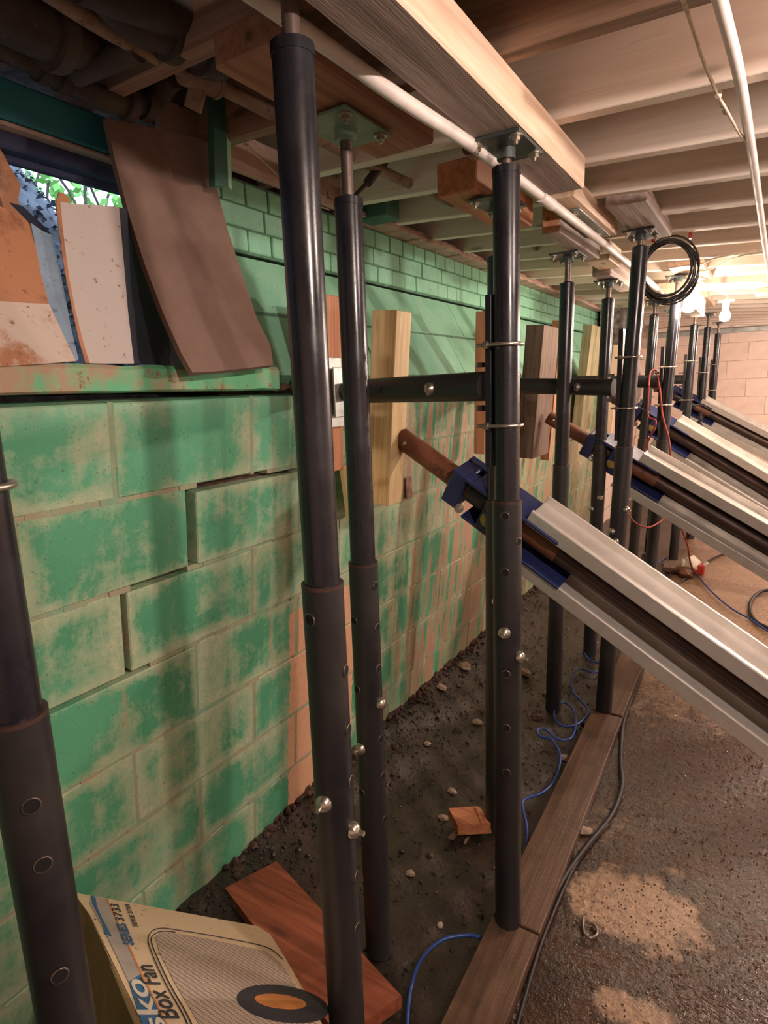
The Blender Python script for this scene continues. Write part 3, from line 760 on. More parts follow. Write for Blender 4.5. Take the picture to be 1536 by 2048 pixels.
# ================================================================== CROSS TUBES between posts and wall
def cross(p0, p1, label, bolts, r=.033, inner=.3, plate=True):
    p0 = Vector(p0); p1 = Vector(p1); d = (p1-p0).normalized(); t = root('cross_tube', p1, label, 'steel tube')
    m_ = p0+d*((p1-p0).length*inner)
    obj('outer_tube', MB().cyl(m_, p1, r, n=28), 'black_lo', t); obj('inner_tube', MB().cyl(p0, m_, r*.78, n=24), 'rust_dark', t)
    if plate: obj('end_plate', MB().box(p0, (.006, .09, .14), None, .001), 'galv', t)
    for f in bolts:
        c = m_+(p1-m_)*f; b = MB(); b.lathe((0, 0, 0), [(.015, 0), (.015, .004), (.012, .010), (.0, .015)], 14, M=Matrix.Translation(c+Vector((0, -r+.001, 0))) @ Vector((0, -1, 0)).to_track_quat('Z', 'Y').to_matrix().to_4x4())
        b.cyl(c+Vector((0, -r-.01, 0)), c+Vector((.004, -r-.018, -.016)), .004, n=6); obj('bolt', b, 'steel', t)
    c = m_+(p1-m_)*.2; obj('bolt_hole', MB().cyl(c+Vector((0, -r+.002, 0)), c+Vector((0, -r-.0006, 0)), .0095, n=14), 'black', t)
    # flange that ties the tube to the post's angle iron
    obj('flange', MB().cyl(p1+Vector((-.012, 0, .042)), p1+Vector((-.012, 0, .052)), .012, n=6, smooth=False).cyl(p1+Vector((-.012, 0, -.055)), p1+Vector((-.012, 0, -.042)), .012, n=6, smooth=False), 'rod', t)
    return t
cross((-1.045, 1.44, 1.426), (-.535, 1.285, 1.428), 'black cross tube pinned by a round bolt, left of the mid-frame post', (.62,), inner=.23)
cross((-1.06, 2.56, 1.43), (-.50, 2.471, 1.404), 'black cross tube running behind the mid-frame post to the coil-side post', (.72,), inner=.12)
cross((-1.1, 3.72, 1.44), (-.50, 3.62, 1.415), 'black cross tube with the looped red cord hanging over it', (.2, .62), inner=.1, plate=False)
cross((-1.1, 5.1, 1.44), (-.53, 5.0, 1.42), 'farthest black cross tube, between the two most distant boards', (.5,), inner=.1, plate=False)

# ================================================================== WALL BOARDS AND BLOCKS
b1 = root('wall_board', (-1.09, 1.46, 1.2), 'orange-brown board on the green wall with a galvanised bracket', 'board')
bar('plank', (-1.115, 1.415, 1.19), (-1.095, 1.415, 1.70), .155, .038, 'pine_o', b1, up=(1, 0, 0))
br = obj('bracket', MB().box((-1.072, 1.44, 1.425), (.006, .06, .20), None, .001), 'galv', b1)
bb = MB(); hexbolt(bb, (-1.069, 1.455, 1.47), (1, 0, 0), .010, .008); obj('bolt', bb, 'steel', br)
obj('bolt_hole', MB().cyl((-1.07, 1.455, 1.37), (-1.0685, 1.455, 1.37), .009, n=12), 'black', br)
def wood_block(p0, p1, wy, wx_, mat, label, name='timber_block', cat='timber block', **kw):
    t = bar(name, p0, p1, wy, wx_, mat, up=(1, 0, 0), **kw); return tag(t, label, cat)
wood_block((-1.055, 1.655, 1.06), (-1.0, 1.655, 1.665), .09, .09, 'pine_y', 'yellow pine block on the green wall, pushed by the nearest brace')
wood_block((-1.078, 1.54, 1.02), (-1.098, 1.54, 1.20), .10, .03, 'pine_y', 'end of a yellow board low behind the two nearest posts', 'wall_board', 'board')
wood_block((-1.048, 2.46, 1.135), (-1.035, 2.46, 1.735), .05, .05, 'pine_o', 'narrow orange board seen edge-on beside the two U-bolts', 'wall_board', 'board')
wood_block((-1.045, 3.15, 1.05), (-.995, 3.15, 1.715), .27, .09, 'pine_dark', 'dark stained block behind the mid-frame post, pushed by the second brace')
wood_block((-1.04, 3.37, 1.0), (-.985, 3.37, 1.76), .04, .05, 'pine_o', 'thin reddish board between the dark block and the slim post', 'wall_board', 'board')
wood_block((-1.09, 4.35, 1.1), (-1.03, 4.35, 1.80), .30, .06, 'pine_g', 'greenish grey board against the wall near the short-capped post', 'wall_board', 'board')
wood_block((-1.05, 5.1, 1.0), (-1.0, 5.1, 1.70), .2, .06, 'pine', 'pale board against the wall behind the red cord', 'wall_board', 'board')
# ================================================================== BRACES
def brace(tip, slope, y, L, label, rails=(.75, .25), sep=.083, tipmat='rust', mid='rust_dark', full=True):
    tip = Vector(tip); a = Vector((1, 0, -slope)).normalized(); n = Vector((a.z*-1, 0, a.x)); n = Vector((slope, 0, 1)).normalized(); s = Vector((0, 1, 0)); rl = Quaternion(a, math.radians(16)); s = rl @ s; n = rl @ n
    R = Matrix((a, s, n)).transposed().to_4x4(); R.translation = tip
    def P(u, v=0, w=0): return tip+a*u+s*v+n*w
    t = root('wall_brace', P(L), label, 'brace')
    obj('push_tube', MB().cyl(P(0), P(.62), .034, n=28), tipmat, t)
    obj('pin', MB().lathe((0, 0, 0), [(.009, 0), (.009, .003), (0, .007)], 10, M=Matrix.Translation(P(.035, -.030, .012)) @ Vector((0, -1, .3)).to_track_quat('Z', 'Y').to_matrix().to_4x4()), 'steel', t)
    obj('inner_tube', MB().cyl(P(.60), P(L), .031, n=28), mid, t)
    # dark plate behind the tube; its colour stands for the gap's shade
    obj('gap_shade', MB().box((L/2+.25, .055, 0), (L-.5, .006, 2*sep-.02), R, .001), 'rust_dark', t)
    # blue clamp
    cl = MB()
    cl.box((.262, 0, 0), (.055, .11, .125), R, .004)
    cl.box((.36, -.035, .060), (.16, .055, .012), R, .002); cl.box((.36, .045, .060), (.25, .03, .012), R, .002)
    cl.box((.46, 0, .064), (.30, .12, .010), R, .002); cl.box((.50, 0, -.064), (.36, .12, .010), R, .002)
    cl.box((.40, -.054, 0), (.055, .012, .125), R, .002)
    cl.box((.45, .055, 0), (.34, .008, .125), R, .002)
    cb = obj('clamp', cl, 'blue_paint', t)
    b = MB(); hexbolt(b, P(.402, -.060, -.012), (0, -1, 0), .016, .010); obj('bolt', b, 'brass', cb)
    b = MB(); hexbolt(b, P(.30, -.045, -.055), (.3, -1, 0), .010, .012); obj('bolt', b, 'steel', cb)
    obj('screw_collar', MB().cyl(P(.30), P(.36), .040, n=24).cyl(P(.44), P(.485), .043, n=24), 'black_lo', cb)
    # two aluminium channels
    for w, u0 in ((sep, .50), (-sep, .45)):
        sg = 1 if w > 0 else -1
        m_ = MB(); Lr = L-u0; cx = u0+Lr/2; hh = .046
        m_.box((cx, 0, w-.004), (Lr, .105, .005), R, .0008)                       # web plate
        m_.box((cx, -.051, w-.006+.0), (Lr, .005, hh), R, .001)                  # near flange
        m_.box((cx, .050, w+.004), (Lr, .005, hh*.9), R, .001)                   # far flange
        m_.box((cx, -.046, w-.006-hh/2), (Lr, .012, .004), R, .0008); m_.box((cx, -.047, w-.006+hh/2), (Lr, .012, .004), R, .0008)
        obj('rail', m_, 'alu', t)
    if full:
        b = MB()
        for i in range(5): b.lathe((0, 0, 0), [(.0055, 0), (.005, .004), (0, .006)], 8, M=R @ Matrix.Translation((.645+i*.021, -.028, sep+.0)))
        obj('rivet', b, 'brass', t, kind='stuff')
    return t
brace((-1.0, 1.685, 1.273), .625, 1.685, 2.1, 'nearest brace: rusty tube, blue clamp and two aluminium rails slanting to the floor')
brace((-.95, 3.12, 1.255), .575, 3.12, 2.1, 'second brace, its blue clamp half hidden by the slim post', full=False, sep=.095)
brace((-.93, 4.25, 1.36), .625, 4.25, 2.2, 'third brace, whose rails end below the bulb', tipmat='rust_dark', full=False, sep=.092)
brace((-.93, 5.9, 1.42), .56, 5.9, 2.5, 'farthest brace, only its upper rail showing against the far wall', full=False)

# ================================================================== TIMBER UNDER THE JOISTS
def timber(x0, x1, y0, y1, z0, z1, mat, label, name='timber_block', cat='timber block'):
    c = Vector(((x0+x1)/2, 0, (z0+z1)/2)); return bar(name, (c.x, y0, c.z), (c.x, y1, c.z), x1-x0, z1-z0, mat, ch=.004, label=label, cat=cat)
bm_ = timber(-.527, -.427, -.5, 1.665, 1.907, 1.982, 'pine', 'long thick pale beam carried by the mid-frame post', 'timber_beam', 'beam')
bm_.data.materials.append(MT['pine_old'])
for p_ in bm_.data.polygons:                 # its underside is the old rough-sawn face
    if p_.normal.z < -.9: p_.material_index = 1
timber(-.785, -.64, .775, 1.255, 1.938, 1.990, 'timber_rd', 'flat dark plank on the green-plated post head', 'timber_plank', 'plank')
timber(-.60, -.53, .45, .85, 1.985, 2.03, 'redwood', 'red-brown packing piece on top of the tallest post')
timber(-.76, -.655, 1.50, 1.95, 1.91, 1.99, 'pine_o', 'orange-ended block over the hidden post behind the mid-frame post')
e_ = timber(-.66, -.60, 2.05, 2.60, 1.905, 1.99, 'pine_old', 'orange-ended block resting on the slim post by the green wall')
e_.data.materials.append(MT['pine_o'])
for p_ in e_.data.polygons:                 # orange on the near end face
    if p_.normal.x < -.9: p_.material_index = 1
timber(-.598, -.50, 1.84, 2.42, 1.945, 2.0, 'pine', 'pale block with a bolted plate beyond the end of the long beam')
timber(-.67, -.575, 2.65, 2.88, 1.91, 1.985, 'pine', 'pale block in line behind the bolted-plate block')
timber(-.465, -.345, 2.06, 2.62, 1.953, 2.0, 'pine_old', 'greyish short block on top of the coil-side post')
timber(-.70, -.62, 2.9, 3.5, 1.888, 1.97, 'pine_old', 'whitish block over the short-capped post')
timber(-.45, -.30, 3.35, 3.9, 1.955, 1.985, 'pine', 'pale plank on the post nearest the bulb')
timber(-.70, -.40, 4.0, 4.5, 1.905, 1.98, 'pine', 'pale wide block above the glinting post')
timber(-.52, -.38, 4.7, 5.4, 1.955, 2.0, 'pine', 'far block over the greyish post')
timber(-.10, .5, 4.3, 4.5, 1.90, 1.93, 'pine', 'light plank nailed flat below the joists near the far bulb', 'timber_plank', 'plank')
timber(-.06, .0, 4.1, 4.35, 1.93, 2.0, 'pine', 'short upright cleat beside the light plank')
pl = root('bolted_plate', (-.58, 2.2, 1.944), 'small zinc plate with two bolts under a pale block', 'metal plate')
obj('plate', MB().box((-.553, 2.18, 1.9425), (.07, .42, .004), None, .001), 'galv', pl)
for yy in (2.02, 2.34):
    b = MB(); hexbolt(b, (-.55, yy, 1.940), (0, 0, -1), .010, .007); obj('bolt', b, 'steel', pl)

# ================================================================== PIPES
t = root('ceiling_pipe', (-.6, 2, 1.96), 'long white painted pipe running under the joists beside the pale beam', 'pipe')
P_ = [onx(605, 58, -.604)+Vector((0, -.9, -.02)), onx(605, 58, -.600), onx(800, 197, -.545), onx(1020, 345, -.532), onx(1260, 530, -.54), Vector((-.55, 5.0, 1.90))]
P_ = [Vector((x_, p.y, p.z)) for x_, p in zip((-.612, -.600, -.545, -.532, -.54, -.55), P_)]
obj('pipe_run', MB().tube(smooth(P_, 4), .0125, 14), 'white_pipe', t)
q = P_[3]+Vector((0, .22, .002)); obj('coupling', MB().cyl(q, q+Vector((0, .10, .0)), .0155, n=16), 'white_pipe', t)
obj('rusty_band', MB().cyl(P_[2]+Vector((0, .27, .004)), P_[2]+Vector((0, .31, .004)), .0136, n=14), 'rust', t)
t = root('ceiling_pipe', (-1.0, 1, 2.05), 'rusty tan pipe with a thick fitting running past the hanging green board', 'pipe')
lp = [onx(60, -40, -1.0), onx(215, 60, -1.0), onx(370, 140, -1.0), onx(450, 178, -1.0), onx(560, 235, -1.0), onx(770, 345, -1.0), onx(1000, 450, -1.0), onx(1110, 520, -1.0)]
obj('pipe_run', MB().tube(smooth(lp, 4), .015, 14), 'old_pipe', t)
a = onx(372, 142, -1.0); b = onx(428, 168, -1.0); obj('fitting', MB().cyl(a, b, .024, n=18).cyl(a+(b-a)*1.0, a+(b-a)*1.12, .026, n=18).cyl(a-(b-a)*.08, a+(b-a)*.06, .026, n=18).cyl((a+b)/2, (a+b)/2+Vector((-.03, 0, -.05)), .018, n=14), 'old_pipe', t)
a = onx(735, 365, -1.0); b = onx(708, 393, -.98); obj('hanger_stub', MB().cyl(onx(768, 325, -1.0), a, .013, n=12).cyl(a, b, .006, n=8), 'dark_pipe', t)
t = root('ceiling_pipe', (-1.15, .8, 2.05), 'thick sooty pipe run with tee fittings above the window', 'pipe')
sp_ = [onx(-60, 55, -1.2), onx(60, 120, -1.2), onx(140, 165, -1.2), onx(215, 200, -1.2), onx(300, 205, -1.2), onx(330, 170, -1.15), onx(350, 150, -1.1)]
obj('pipe_run', MB().tube(smooth(sp_, 4), .024, 14), 'dark_pipe', t)
for p in ((75, 125), (115, 145), (250, 205), (285, 205)):
    a = onx(p[0], p[1], -1.2); b = onx(p[0]+16, p[1]+8, -1.2); obj('fitting', MB().cyl(a, b, .033, n=16), 'dark_pipe', t)
t = root('ceiling_pipe', (-.9, .7, 2.05), 'large dusty wrapped pipe above the tan pipe in the dark corner', 'pipe')
sp_ = [onx(80, -60, -1.0)+Vector((.1, 0, 0)), onx(240, 20, -.95), onx(330, 62, -.95), onx(400, 92, -.95), onx(445, 112, -.95)]
obj('pipe_run', MB().tube(smooth(sp_, 4), lambda f: .030+.012*f, 16), 'dark_pipe', t)
a = onx(330, 62, -.95); obj('fitting', MB().cyl(a, onx(352, 72, -.95), .046, n=16).cyl(onx(395, 92, -.95), onx(445, 112, -.95), .048, .04, n=16), 'dark_pipe', t)
t = root('soil_pipe', (-1.1, .6, 2.1), 'very thick sooty pipe filling the darkest upper corner', 'pipe')
obj('pipe_run', MB().tube(smooth([onx(-120, -60, -1.1), onx(0, 10, -1.1), onx(100, 55, -1.1), onx(200, 80, -1.12)], 5), .052, 20), 'dark_pipe', t)
obj('hub', MB().cyl(onx(90, 52, -1.1), onx(118, 62, -1.1), .066, n=22), 'dark_pipe', t)
obj('upper_run', MB().tube(smooth([onx(150, -60, -.92), onx(300, 5, -.92), onx(420, 45, -.92), onx(470, 60, -.95)], 5), .040, 18), 'dark_pipe', t)
t = root('branch_pipe', (-1.1, .9, 2.04), 'slanting dark branch pipe crossing the bare patch above the window', 'pipe')
obj('pipe_run', MB().cyl(onx(150, 150, -1.15), onx(275, 100, -1.0), .02, n=14), 'dark_pipe', t)
t = root('ceiling_pipe', (-.08, 1.7, 1.93), 'pale pipe with a white cord knotted to it, below the bright joists', 'pipe')
rp = [onz(1425, -60, 1.93), onz(1445, 20, 1.935), onz(1478, 150, 1.935), onz(1500, 280, 1.93), onz(1512, 360, 1.925), onz(1534, 520, 1.92), onz(1545, 600, 1.9)]
obj('pipe_run', MB().tube(smooth(rp, 4), .0095, 12), 'white_pipe', t)
obj('cord', MB().tube(smooth([onz(1365, -5, 1.94), onz(1390, 70, 1.94), onz(1410, 130, 1.935), onz(1436, 190, 1.93), onz(1450, 215, 1.925), onz(1480, 268, 1.925), onz(1502, 292, 1.925)], 4), .003, 7), 'rope', t)
for p in ((1436, 188), (1445, 208), (1452, 222)): obj('knot', MB().rock(onz(p[0], p[1], 1.93), (.014, .016, .018), p[0]), 'rope', t)

# odd pieces on the top of the wall
timber(-1.30, -1.18, 1.93, 2.03, 2.03, 2.10, 'green_wood', 'dark green block on the wall plate between two posts')
t = root('loose_wire', onx(520, 320, -1.25), 'thin pale wires sagging from the wall top behind the tallest post', 'wire')
obj('wire', MB().tube(smooth([onx(468, 275, -1.25), onx(500, 300, -1.25), onx(540, 335, -1.25), onx(600, 395, -1.2), onx(660, 420, -1.15)], 4), .0018, 6), 'rope', t)
obj('wire', MB().tube(smooth([onx(475, 255, -1.25), onx(520, 290, -1.25), onx(570, 330, -1.22)], 4), .0012, 6), 'rope', t)
t = root('plaster_wall', (-1.40, .9, 2.1), 'bare pinkish plaster patch above the window between sooty pipes', 'plaster')
obj('panel', MB().slab([onx(150, 160, -1.36), onx(280, 108, -1.36), onx(305, 150, -1.36), onx(300, 185, -1.36), onx(240, 195, -1.36)], (-.02, 0, 0)), 'salmon', t)
t = bar('ledger_board', (-1.30, 1.08, 2.09), (-1.30, 1.9, 2.09), .02, .10, 'peel', label='pinkish board along the wall top behind the tallest post', cat='board')

# ================================================================== LAMPS
def bulb(p, label, glow):
    p = Vector(p); t = root('light_bulb', p+Vector((0, 0, .11)), label, 'light bulb')
    obj('glass', MB().lathe(p, [(0, -.032), (.014, -.030), (.026, -.019), (.030, -.002), (.027, .014), (.018, .030), (.0145, .042)], 20), 'bulb', t)
    obj('socket', MB().cyl(p+Vector((0, 0, .040)), p+Vector((0, 0, .085)), .0175, .021, n=18).cyl(p+Vector((0, 0, .083)), p+Vector((0, 0, .091)), .045, n=22), 'white_tag', t)
    return t
t = bulb(onz(1378, 612, 1.79), 'glowing bulb in front of the row of posts', 1)
b1p = onz(1378, 612, 1.79); b2p = onz(1450, 632, 1.79)
obj('bracket', MB().box(b1p+Vector((0, 0, .105)), (.03, .10, .02), None, .003), 'white_tag', t)
t = bulb(b2p, 'smaller glowing bulb nearer the far wall', 1)
obj('pipe_arm', MB().tube(smooth([b1p+Vector((.01, .1, .14)), b1p+(b2p-b1p)*.5+Vector((0, 0, .13)), b2p+Vector((0, -.05, .12)), b2p+Vector((0, 0, .095))], 4), .007, 8), 'white_pipe', t)
tag(timber(-.43, -.36, 3.85, 4.35, 1.80, 1.90, 'white_tag', ''), 'white box housing just behind the brighter bulb', 'box')
# coil of black cable on the joist
t = root('cable_coil', ony(1335, 485, 2.75), 'coil of black cable hanging from red clips by the tall post', 'cable')
c = ony(1336, 535, 2.75); rnd = random.Random(4)
ux_ = Vector((.9, .3, 0)).normalized()
mb = MB()
for i in range(9):
    ra = .098+rnd.uniform(-.010, .010); off = Vector((rnd.uniform(-.01, .01), i*.0045, -abs(rnd.gauss(0, .010))))
    mb.tube([c+off+ux_*math.cos(g)*ra+Vector((0, 0, 1))*math.sin(g)*ra*1.12 for g in [2*math.pi*j/36 for j in range(36)]], .0038, 6, True)
obj('loops', mb, 'black_cord', t)
for dx in (-.06, .075):
    obj('clip', MB().box(c+ux_*dx+Vector((0, 0, .115)), (.012, .02, .03), None, .002), 'red_plastic', t)
wr = [c+Vector((-.15, .2, .125)), c+Vector((-.05, .1, .13)), c+Vector((.05, .1, .15)), c+Vector((.35, .3, .135))]
obj('lead', MB().tube(smooth(wr, 5), .003, 6), 'rope', t)
t = root('wall_cable', (-.1, 3.5, 1.93), 'twisted pale cable run under the joists toward the bulb', 'cable')
obj('cable', MB().tube(smooth([b1p+Vector((.02, -.1, .15)), onz(1420, 520, 1.95), onz(1470, 508, 1.95), onz(1536, 498, 1.95)], 5), .004, 6).tube(smooth([b1p+Vector((.03, -.1, .14)), onz(1430, 535, 1.95), onz(1480, 512, 1.95), onz(1536, 505, 1.95)], 5), .0035, 6), 'rope', t)

# ================================================================== FLOOR PLANKS
def plank(pa, pb, w, label, z=.022, mat='muddy_wood', th=.038):
    a = Vector((pa[0], pa[1], z)); b = Vector((pb[0], pb[1], z)); bar('floor_plank', a, b, w, th, mat, ch=.003, label=label, cat='plank')
plank((-.43, .2), (-.449, 1.27), .125, 'muddy floor plank in the foreground under the blue hose')
plank((-.449, 1.277), (-.468, 2.44), .125, 'muddy floor plank between the mid-frame post and the coil-side post', .021)
plank((-.468, 2.452), (-.48, 3.9), .12, 'muddy floor plank beyond the coil-side post', .023)
plank((-.49, 4.75), (-.50, 5.35), .14, 'short tan plank under the distant greyish post', .022, 'pine_dark')

# ================================================================== BOX FAN CARTON
def dirn(p): return Vector(ray(*p))
def atz(p, z): return onz(p[0], p[1], z)
Pp = atz((150, 1785), .40); Qp = atz((275, 2048), .52); Rp = atz((515, 1852), .21)
n = (Qp-Pp).cross(Rp-Pp).normalized()
if n.dot(Vector(CAM)-Pp) < 0: n = -n
def cp(x, y, lift=0): return onpl(x, y, Pp, n)+n*lift
fb = root('fan_carton', Pp+Vector((.25, .0, -.3)), 'crumpled pale box-fan carton leaning behind the foreground post', 'cardboard box')
poly = [cp(148, 1785), cp(515, 1852), cp(540, 1868), cp(570, 1915), cp(625, 2010), cp(680, 2120), cp(500, 2200), cp(350, 2180), cp(275, 2048), cp(215, 1905), cp(180, 1830)]
obj('front_panel', MB().slab(poly, -n*.006), 'card_face', fb)
sd = Vector((-.02, -.10, -.30))
obj('side_panel', MB().slab([cp(150, 1790), cp(180, 1830), cp(215, 1905), cp(275, 2048), cp(350, 2180), cp(350, 2180)+sd, cp(275, 2048)+sd, cp(150, 1790)+sd], -n*.0+Vector((-.006, 0, 0))), 'cardboard', fb)
def strip(name, pts, mat, lift=.0012, parent=fb): return obj(name, MB().slab([cp(x, y, lift) for x, y in pts], -n*.0008), mat, parent)
lz = lambda p, q, t_: (p[0]+(q[0]-p[0])*t_, p[1]+(q[1]-p[1])*t_)
strip('grey_band', [(182, 1793), (211, 1799), (240, 1862), (280, 1950), (257, 1965), (238, 1925), (205, 1855), (178, 1806)], 'print_grey')
strip('blue_band', [(257, 1965), (280, 1950), (330, 2048), (380, 2150), (345, 2160), (283, 2048)], 'print_blue')
strip('orange_line', [(211, 1799), (214, 1799.6), (243, 1860), (283, 1948), (333, 2048), (384, 2150), (380, 2150), (330, 2048), (280, 1950), (240, 1862)], 'print_orange', .0016)
strip('logo_swirl', [(181, 1793), (190, 1796), (193, 1815), (203, 1838), (213, 1856), (223, 1875), (209, 1869), (205, 1850), (194, 1828), (184, 1808)], 'print_blue', .0022)
# rounded outline of the fan picture and its mesh
gp = [(310, 1873), (322, 1866), (345, 1866), (420, 1880), (530, 1903), (560, 1925), (620, 2020), (660, 2110), (430, 2110), (395, 2045), (350, 1968), (318, 1905)]
gr = strip('fan_picture', gp, 'grille', .0012)
def dot(gx, pts, r=.0009, closed=True, mat='print_dark'): obj('outline', MB().tube(smooth([cp(x, y, .0016) for x, y in pts], 5), r, 5), mat, fb)
dot(0, [(395, 2110), (370, 2040), (330, 1968), (302, 1905), (296, 1878), (306, 1862), (326, 1858), (350, 1861), (430, 1874), (530, 1895), (565, 1920)])
dot(0, [(400, 2095), (376, 2036), (338, 1968), (309, 1905), (302, 1880), (310, 1869), (326, 1864), (350, 1866)])
hub = []
for j in range(24):
    g_ = 2*math.pi*j/24; hub.append((565+math.cos(g_)*92+math.sin(g_)*10, 2010+math.sin(g_)*38+math.cos(g_)*8))
strip('fan_hub', hub, 'print_dark', .002)
hub = [(560+math.cos(2*math.pi*j/20)*52, 2006+math.sin(2*math.pi*j/20)*14+math.cos(2*math.pi*j/20)*6) for j in range(20)]
strip('hub_centre', hub, 'print_orange', .0028)
def text(s, a, b, hgt_px, mat, bold=0, parent=fb):
    """lettering lying in the panel: baseline from pixel a to pixel b"""
    A = cp(*a, .0022); B = cp(*b, .0022); u = (B-A).normalized(); v = n.cross(u)
    cu = bpy.data.curves.new('lettering', 'FONT'); cu.body = s; cu.extrude = .0004; cu.size = 1; cu.offset = bold; cu.materials.append(MT[mat])
    o = bpy.data.objects.new('lettering', cu); COL.objects.link(o); bpy.context.view_layer.update()
    w = max(o.dimensions.x, .01); sx = (B-A).length/w; sy = hgt_px
    M = Matrix((u*sx, v*sy, n)).transposed().to_4x4(); M.translation = A-wloc(parent)
    me = bpy.data.meshes.new_from_object(o.evaluated_get(bpy.context.evaluated_depsgraph_get())); me.transform(M)
    me.materials.clear(); me.materials.append(MT[mat])
    bpy.data.objects.remove(o); o = bpy.data.objects.new('lettering', me); COL.objects.link(o); o.parent = parent
    return o
text('Lasko', (381, 2156), (285, 1966), .050, 'print_white', .012)
text('Box', (360, 2042), (331, 1986), .048, 'print_dark')
text('Fan', (322, 1974), (305, 1936), .048, 'print_dark')
text('SERIES', (268, 1893), (250, 1850), .027, 'print_blue', .02)
text('3733', (249, 1846), (236, 1812), .026, 'print_dark')
text('SERIE 3733', (276, 1856), (258, 1812), .014, 'print_dark')

# ================================================================== LOOSE WOOD, STONES, DEBRIS
a, b, c, d = atz((450, 1776), .05), atz((553, 1722), .06), atz((740, 1960), .05), atz((668, 2060), .05)
u = (b-a); L_ = (d-a)
tag(obj('wood_offcut', MB().slab([a, b, b+L_*1.05, a+L_*1.05][::-1], (0, 0, -.035)), 'redwood'), 'reddish wooden board lying on the dirt beside the carton', 'board')
wd = root('wood_chunk', onz(930, 1655, 0), 'small split orange wood chunk on the dirt near the plank', 'wood chunk')
q0 = onz(905, 1620, .04); 
obj('chunk', MB().slab([onz(897, 1616, .045), onz(915, 1650, .040), onz(984, 1646, .038), onz(955, 1612, .045)], (.003, -.004, -.034)), 'chunk_wood', wd)
obj('splinter', MB().slab([onz(950, 1612, .050), onz(962, 1645, .044), onz(984, 1646, .040), onz(960, 1614, .047)], (0, 0, -.012)), 'chunk_wood', wd)
tag(obj('slate_shard', MB().rock(onz(905, 1672, .008), (.05, .028, .016), 3).rock(onz(932, 1682, .006), (.05, .014, .012), 4), 'rod'), 'thin grey shard lying in front of the orange wood chunk', 'shard')
stones = [((928, 1348), .075, 'pale flat concrete chip at the foot of the green wall'), ((1050, 1348), .06, 'pale chip just beyond the mid-frame post at floor level'), ((855, 1490), .035, 'round tan pebble in the middle of the dirt'), ((955, 1445), .045, 'brown chip beside the mid-frame post near the wall'), ((885, 1390), .05, 'thin chip near the broken bottom edge of the wall'), ((1095, 1385), .04, 'small chip near the base of the slim post'), ((905, 1580), .035, 'grey pebble above the orange wood chunk'), ((790, 1505), .04, 'dark pebble close to the two nearest posts'), ((1075, 1430), .06, 'brown clod between the mid-frame and slim posts'), ((1170, 1665), .045, 'pink stone on the outer edge of the floor plank'), ((820, 1740), .03, 'buff chip low on the dirt left of the mid-frame post'), ((880, 1840), .02, 'tiny chip close to the bend of the blue hose'), ((1130, 1515), .04, 'tan chip by the blue hose loops'), ((885, 1630), .035, 'rounded stone left of the orange wood chunk')]
for i, ((x, y), s_, lb) in enumerate(stones):
    p = onz(x, y, 0); p.z = hfun(p.x, p.y)+s_*.16
    q = MB().rock((0, 0, 0), (s_*1.25, s_, s_*.55), i+40)
    o = obj('stone', q, 'stone' if i not in (7, 8) else 'mortar_dark'); o.location = p; tag(o, lb, 'stone')
mb = MB(); rnd = random.Random(8)
for i in range(5200):
    y = rnd.uniform(.45, 5.2); x = rnd.uniform(-1.25, -.50); 
    if rnd.random() < .5: x = -1.25+abs(rnd.gauss(0, .14))
    if x > -.5: continue
    s_ = min(.03, rnd.uniform(.003, .010)*(2.2 if rnd.random() < .06 else 1)); z = hfun(x, y)
    mb.rock((x, y, z+s_*.3), (s_*1.3, s_, s_*.8), i)
obj('rubble', mb, 'floor', kind='stuff', label='brown crumbs and grit scattered over the dirt along the wall', cat='rubble')
mb = MB()
for i in range(700):
    y = rnd.uniform(1.0, 5.4); x = X0+LEAN*.03+abs(rnd.gauss(0, .018)); s_ = rnd.uniform(.006, .022); mb.rock((x, y, hfun(x, y)+s_*.3), (s_*1.3, s_*1.5, s_), i)
obj('wall_foot_rubble', mb, 'mortar_dark', kind='stuff', label='broken mortar lumps along the foot of the green wall', cat='rubble')
mb = MB()
for i in range(9000):
    y = rnd.uniform(.6, 3.2); x = rnd.uniform(-.36, .9); s_ = rnd.uniform(.0015, .005); mb.rock((x, y, hfun(x, y)+s_*.2), (s_*1.4, s_*1.2, s_*1.2), i)
obj('grit', mb, 'wet_grit', kind='stuff', label='wet glittering grit over the muddy floor', cat='grit')

# ================================================================== HOSES AND CORDS
def fl(pts, z=.012, k=6): return smooth([onz(p[0], p[1], (p[2] if len(p) > 2 else z)) for p in pts], k)
def cord(name, segs, r, mat, label, cat):
    mb = MB()
    for s_ in segs: mb.tube(s_, r, 8)
    return tag(obj(name, mb, mat), label, cat)
cord('air_hose', [fl([(815, 2110), (814, 2048), (822, 1975), (845, 1915), (885, 1880), (935, 1870), (975, 1872), (1000, 1820), (1040, 1735), (1053, 1690), (1053, 1650), (1046, 1620), (1048, 1600), (1085, 1585), (1112, 1555), (1120, 1510), (1103, 1480), (1080, 1472), (1075, 1460), (1090, 1458), (1115, 1478), (1142, 1476), (1152, 1448), (1147, 1420), (1128, 1405), (1110, 1415), (1110, 1438), (1128, 1452), (1155, 1448), (1178, 1425), (1165, 1405), (1148, 1385), (1143, 1355), (1160, 1338), (1190, 1345), (1205, 1330), (1180, 1320), (1170, 1305), (1178, 1290), (1196, 1285)], .014)], .005, 'blue_hose', 'thin blue air hose looping over the dirt past the posts', 'hose')
cord('air_hose', [fl([(1300, 1150), (1310, 1130), (1330, 1118), (1352, 1118), (1380, 1135), (1395, 1150), (1420, 1180), (1460, 1215), (1500, 1238), (1536, 1262), (1600, 1300)], .02)], .0055, 'blue_hose', 'blue hose lying on the pale floor beyond the nearest brace', 'hose')
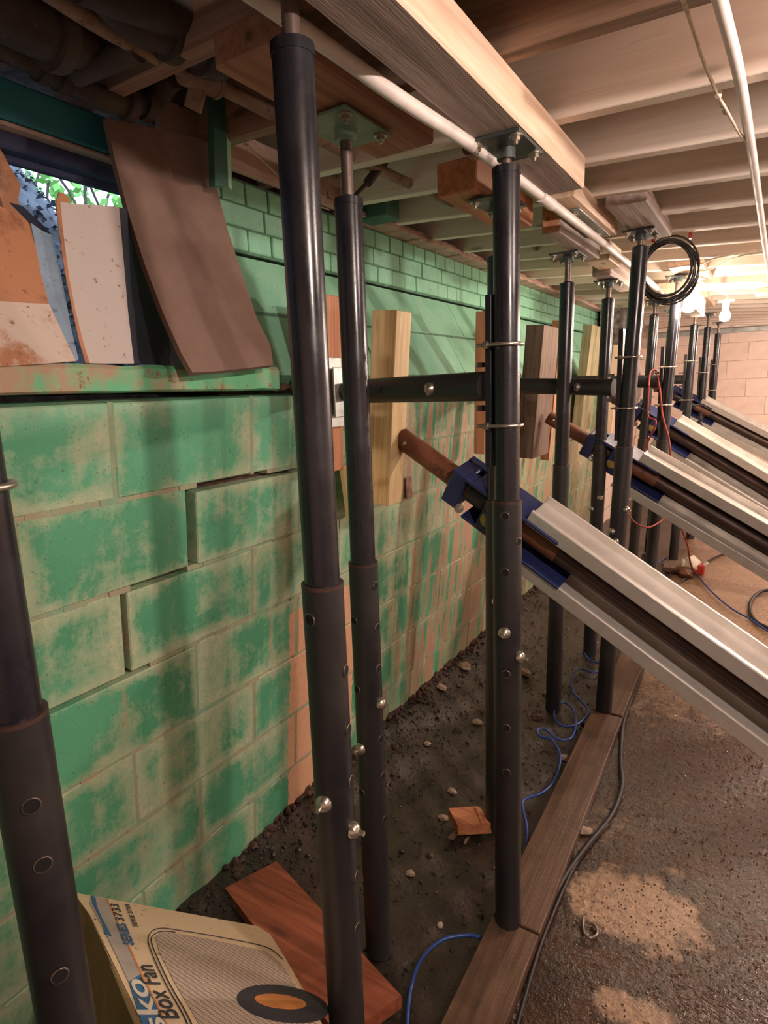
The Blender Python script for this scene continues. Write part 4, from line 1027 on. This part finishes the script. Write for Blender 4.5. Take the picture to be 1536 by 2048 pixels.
cord('extension_lead', [fl([(985, 2100), (1002, 2040), (1060, 1900), (1122, 1766), (1175, 1690), (1223, 1630), (1244, 1571), (1241, 1520), (1246, 1449), (1262, 1400), (1280, 1355), (1300, 1290), (1335, 1190), (1380, 1150), (1430, 1115), (1480, 1100)], .012)], .0085, 'black_cord', 'dark power cord running along the outer edge of the floor plank', 'cord')
cord('extension_lead', [fl([(1020, 2110), (1037, 2040), (1085, 1880), (1145, 1740), (1185, 1683), (1215, 1650)], .010)], .0055, 'black_cord', 'thinner dark cord beside the thick one in the foreground', 'cord')
cord('rubber_hose', [fl([(1600, 1178), (1536, 1180), (1515, 1188), (1501, 1205), (1502, 1228), (1515, 1245), (1536, 1256), (1600, 1290)], .015)], .011, 'black_cord', 'thick black hose looping in at the picture edge', 'hose')
c3 = Vector((-.5, 3.60, 1.44))
cord('red_cord', [smooth([ony(1298, 772, 3.55), ony(1301, 745, 3.6), ony(1312, 742, 3.62), ony(1320, 780, 3.58), ony(1325, 830, 3.55), ony(1338, 880, 3.5), ony(1342, 930, 3.5)], 6), smooth([ony(1298, 772, 3.55), ony(1296, 830, 3.55), ony(1312, 845, 3.5), ony(1290, 900, 3.55), ony(1285, 960, 3.5)], 6)], .005, 'red_cord', 'red cord looped over the cross tube under the coil', 'cord')
cord('red_cord', [smooth([ony(1255, 1025, 3.3), ony(1270, 1045, 3.3), ony(1295, 1055, 3.3), ony(1318, 1045, 3.4), ony(1328, 1035, 3.5)], 6)], .004, 'red_cord', 'short red cord sagging below the looped one, between two far posts', 'cord')
cord('red_cord', [smooth([ony(1362, 1055, 4.6), ony(1375, 1090, 4.65), ony(1382, 1130, 4.7), onz(1395, 1150, .02)], 5)], .006, 'red_cord', 'red cord dropping to the red plug on the floor', 'cord')
t = root('power_plug', onz(1400, 1140, 0), 'red plug block on the floor behind the nearest brace', 'plug')
obj('plug_body', MB().box(onz(1400, 1138, .05), (.06, .07, .08), None, .008), 'red_plastic', t)
obj('cap', MB().cyl(onz(1400, 1138, .05)+Vector((.02, 0, .03)), onz(1400, 1138, .05)+Vector((.045, 0, .055)), .012, n=10), 'white_tag', t)
tag(obj('paper_bag', MB().rock(onz(1382, 1130, .07), (.16, .15, .16), 2).rock(onz(1372, 1132, .06), (.10, .1, .12), 6), 'paper'), 'crumpled white bag lying beside the red plug', 'bag')
tag(obj('clay_lump', MB().rock(onz(1372, 1145, .04), (.12, .12, .09), 12).rock(onz(1362, 1140, .04), (.09, .12, .08), 13), 'rust'), 'reddish lump at the foot of the distant greyish post', 'lump')
hk = [onz(1168, 1832, .01), onz(1166, 1850, .012), onz(1170, 1868, .014), onz(1182, 1876, .014), onz(1194, 1868, .012), onz(1192, 1854, .012), onz(1182, 1846, .01)]
tag(obj('steel_hook', MB().tube(smooth(hk, 5), .004, 8), 'rod'), 'small bent steel hook lying on the muddy floor', 'hook')
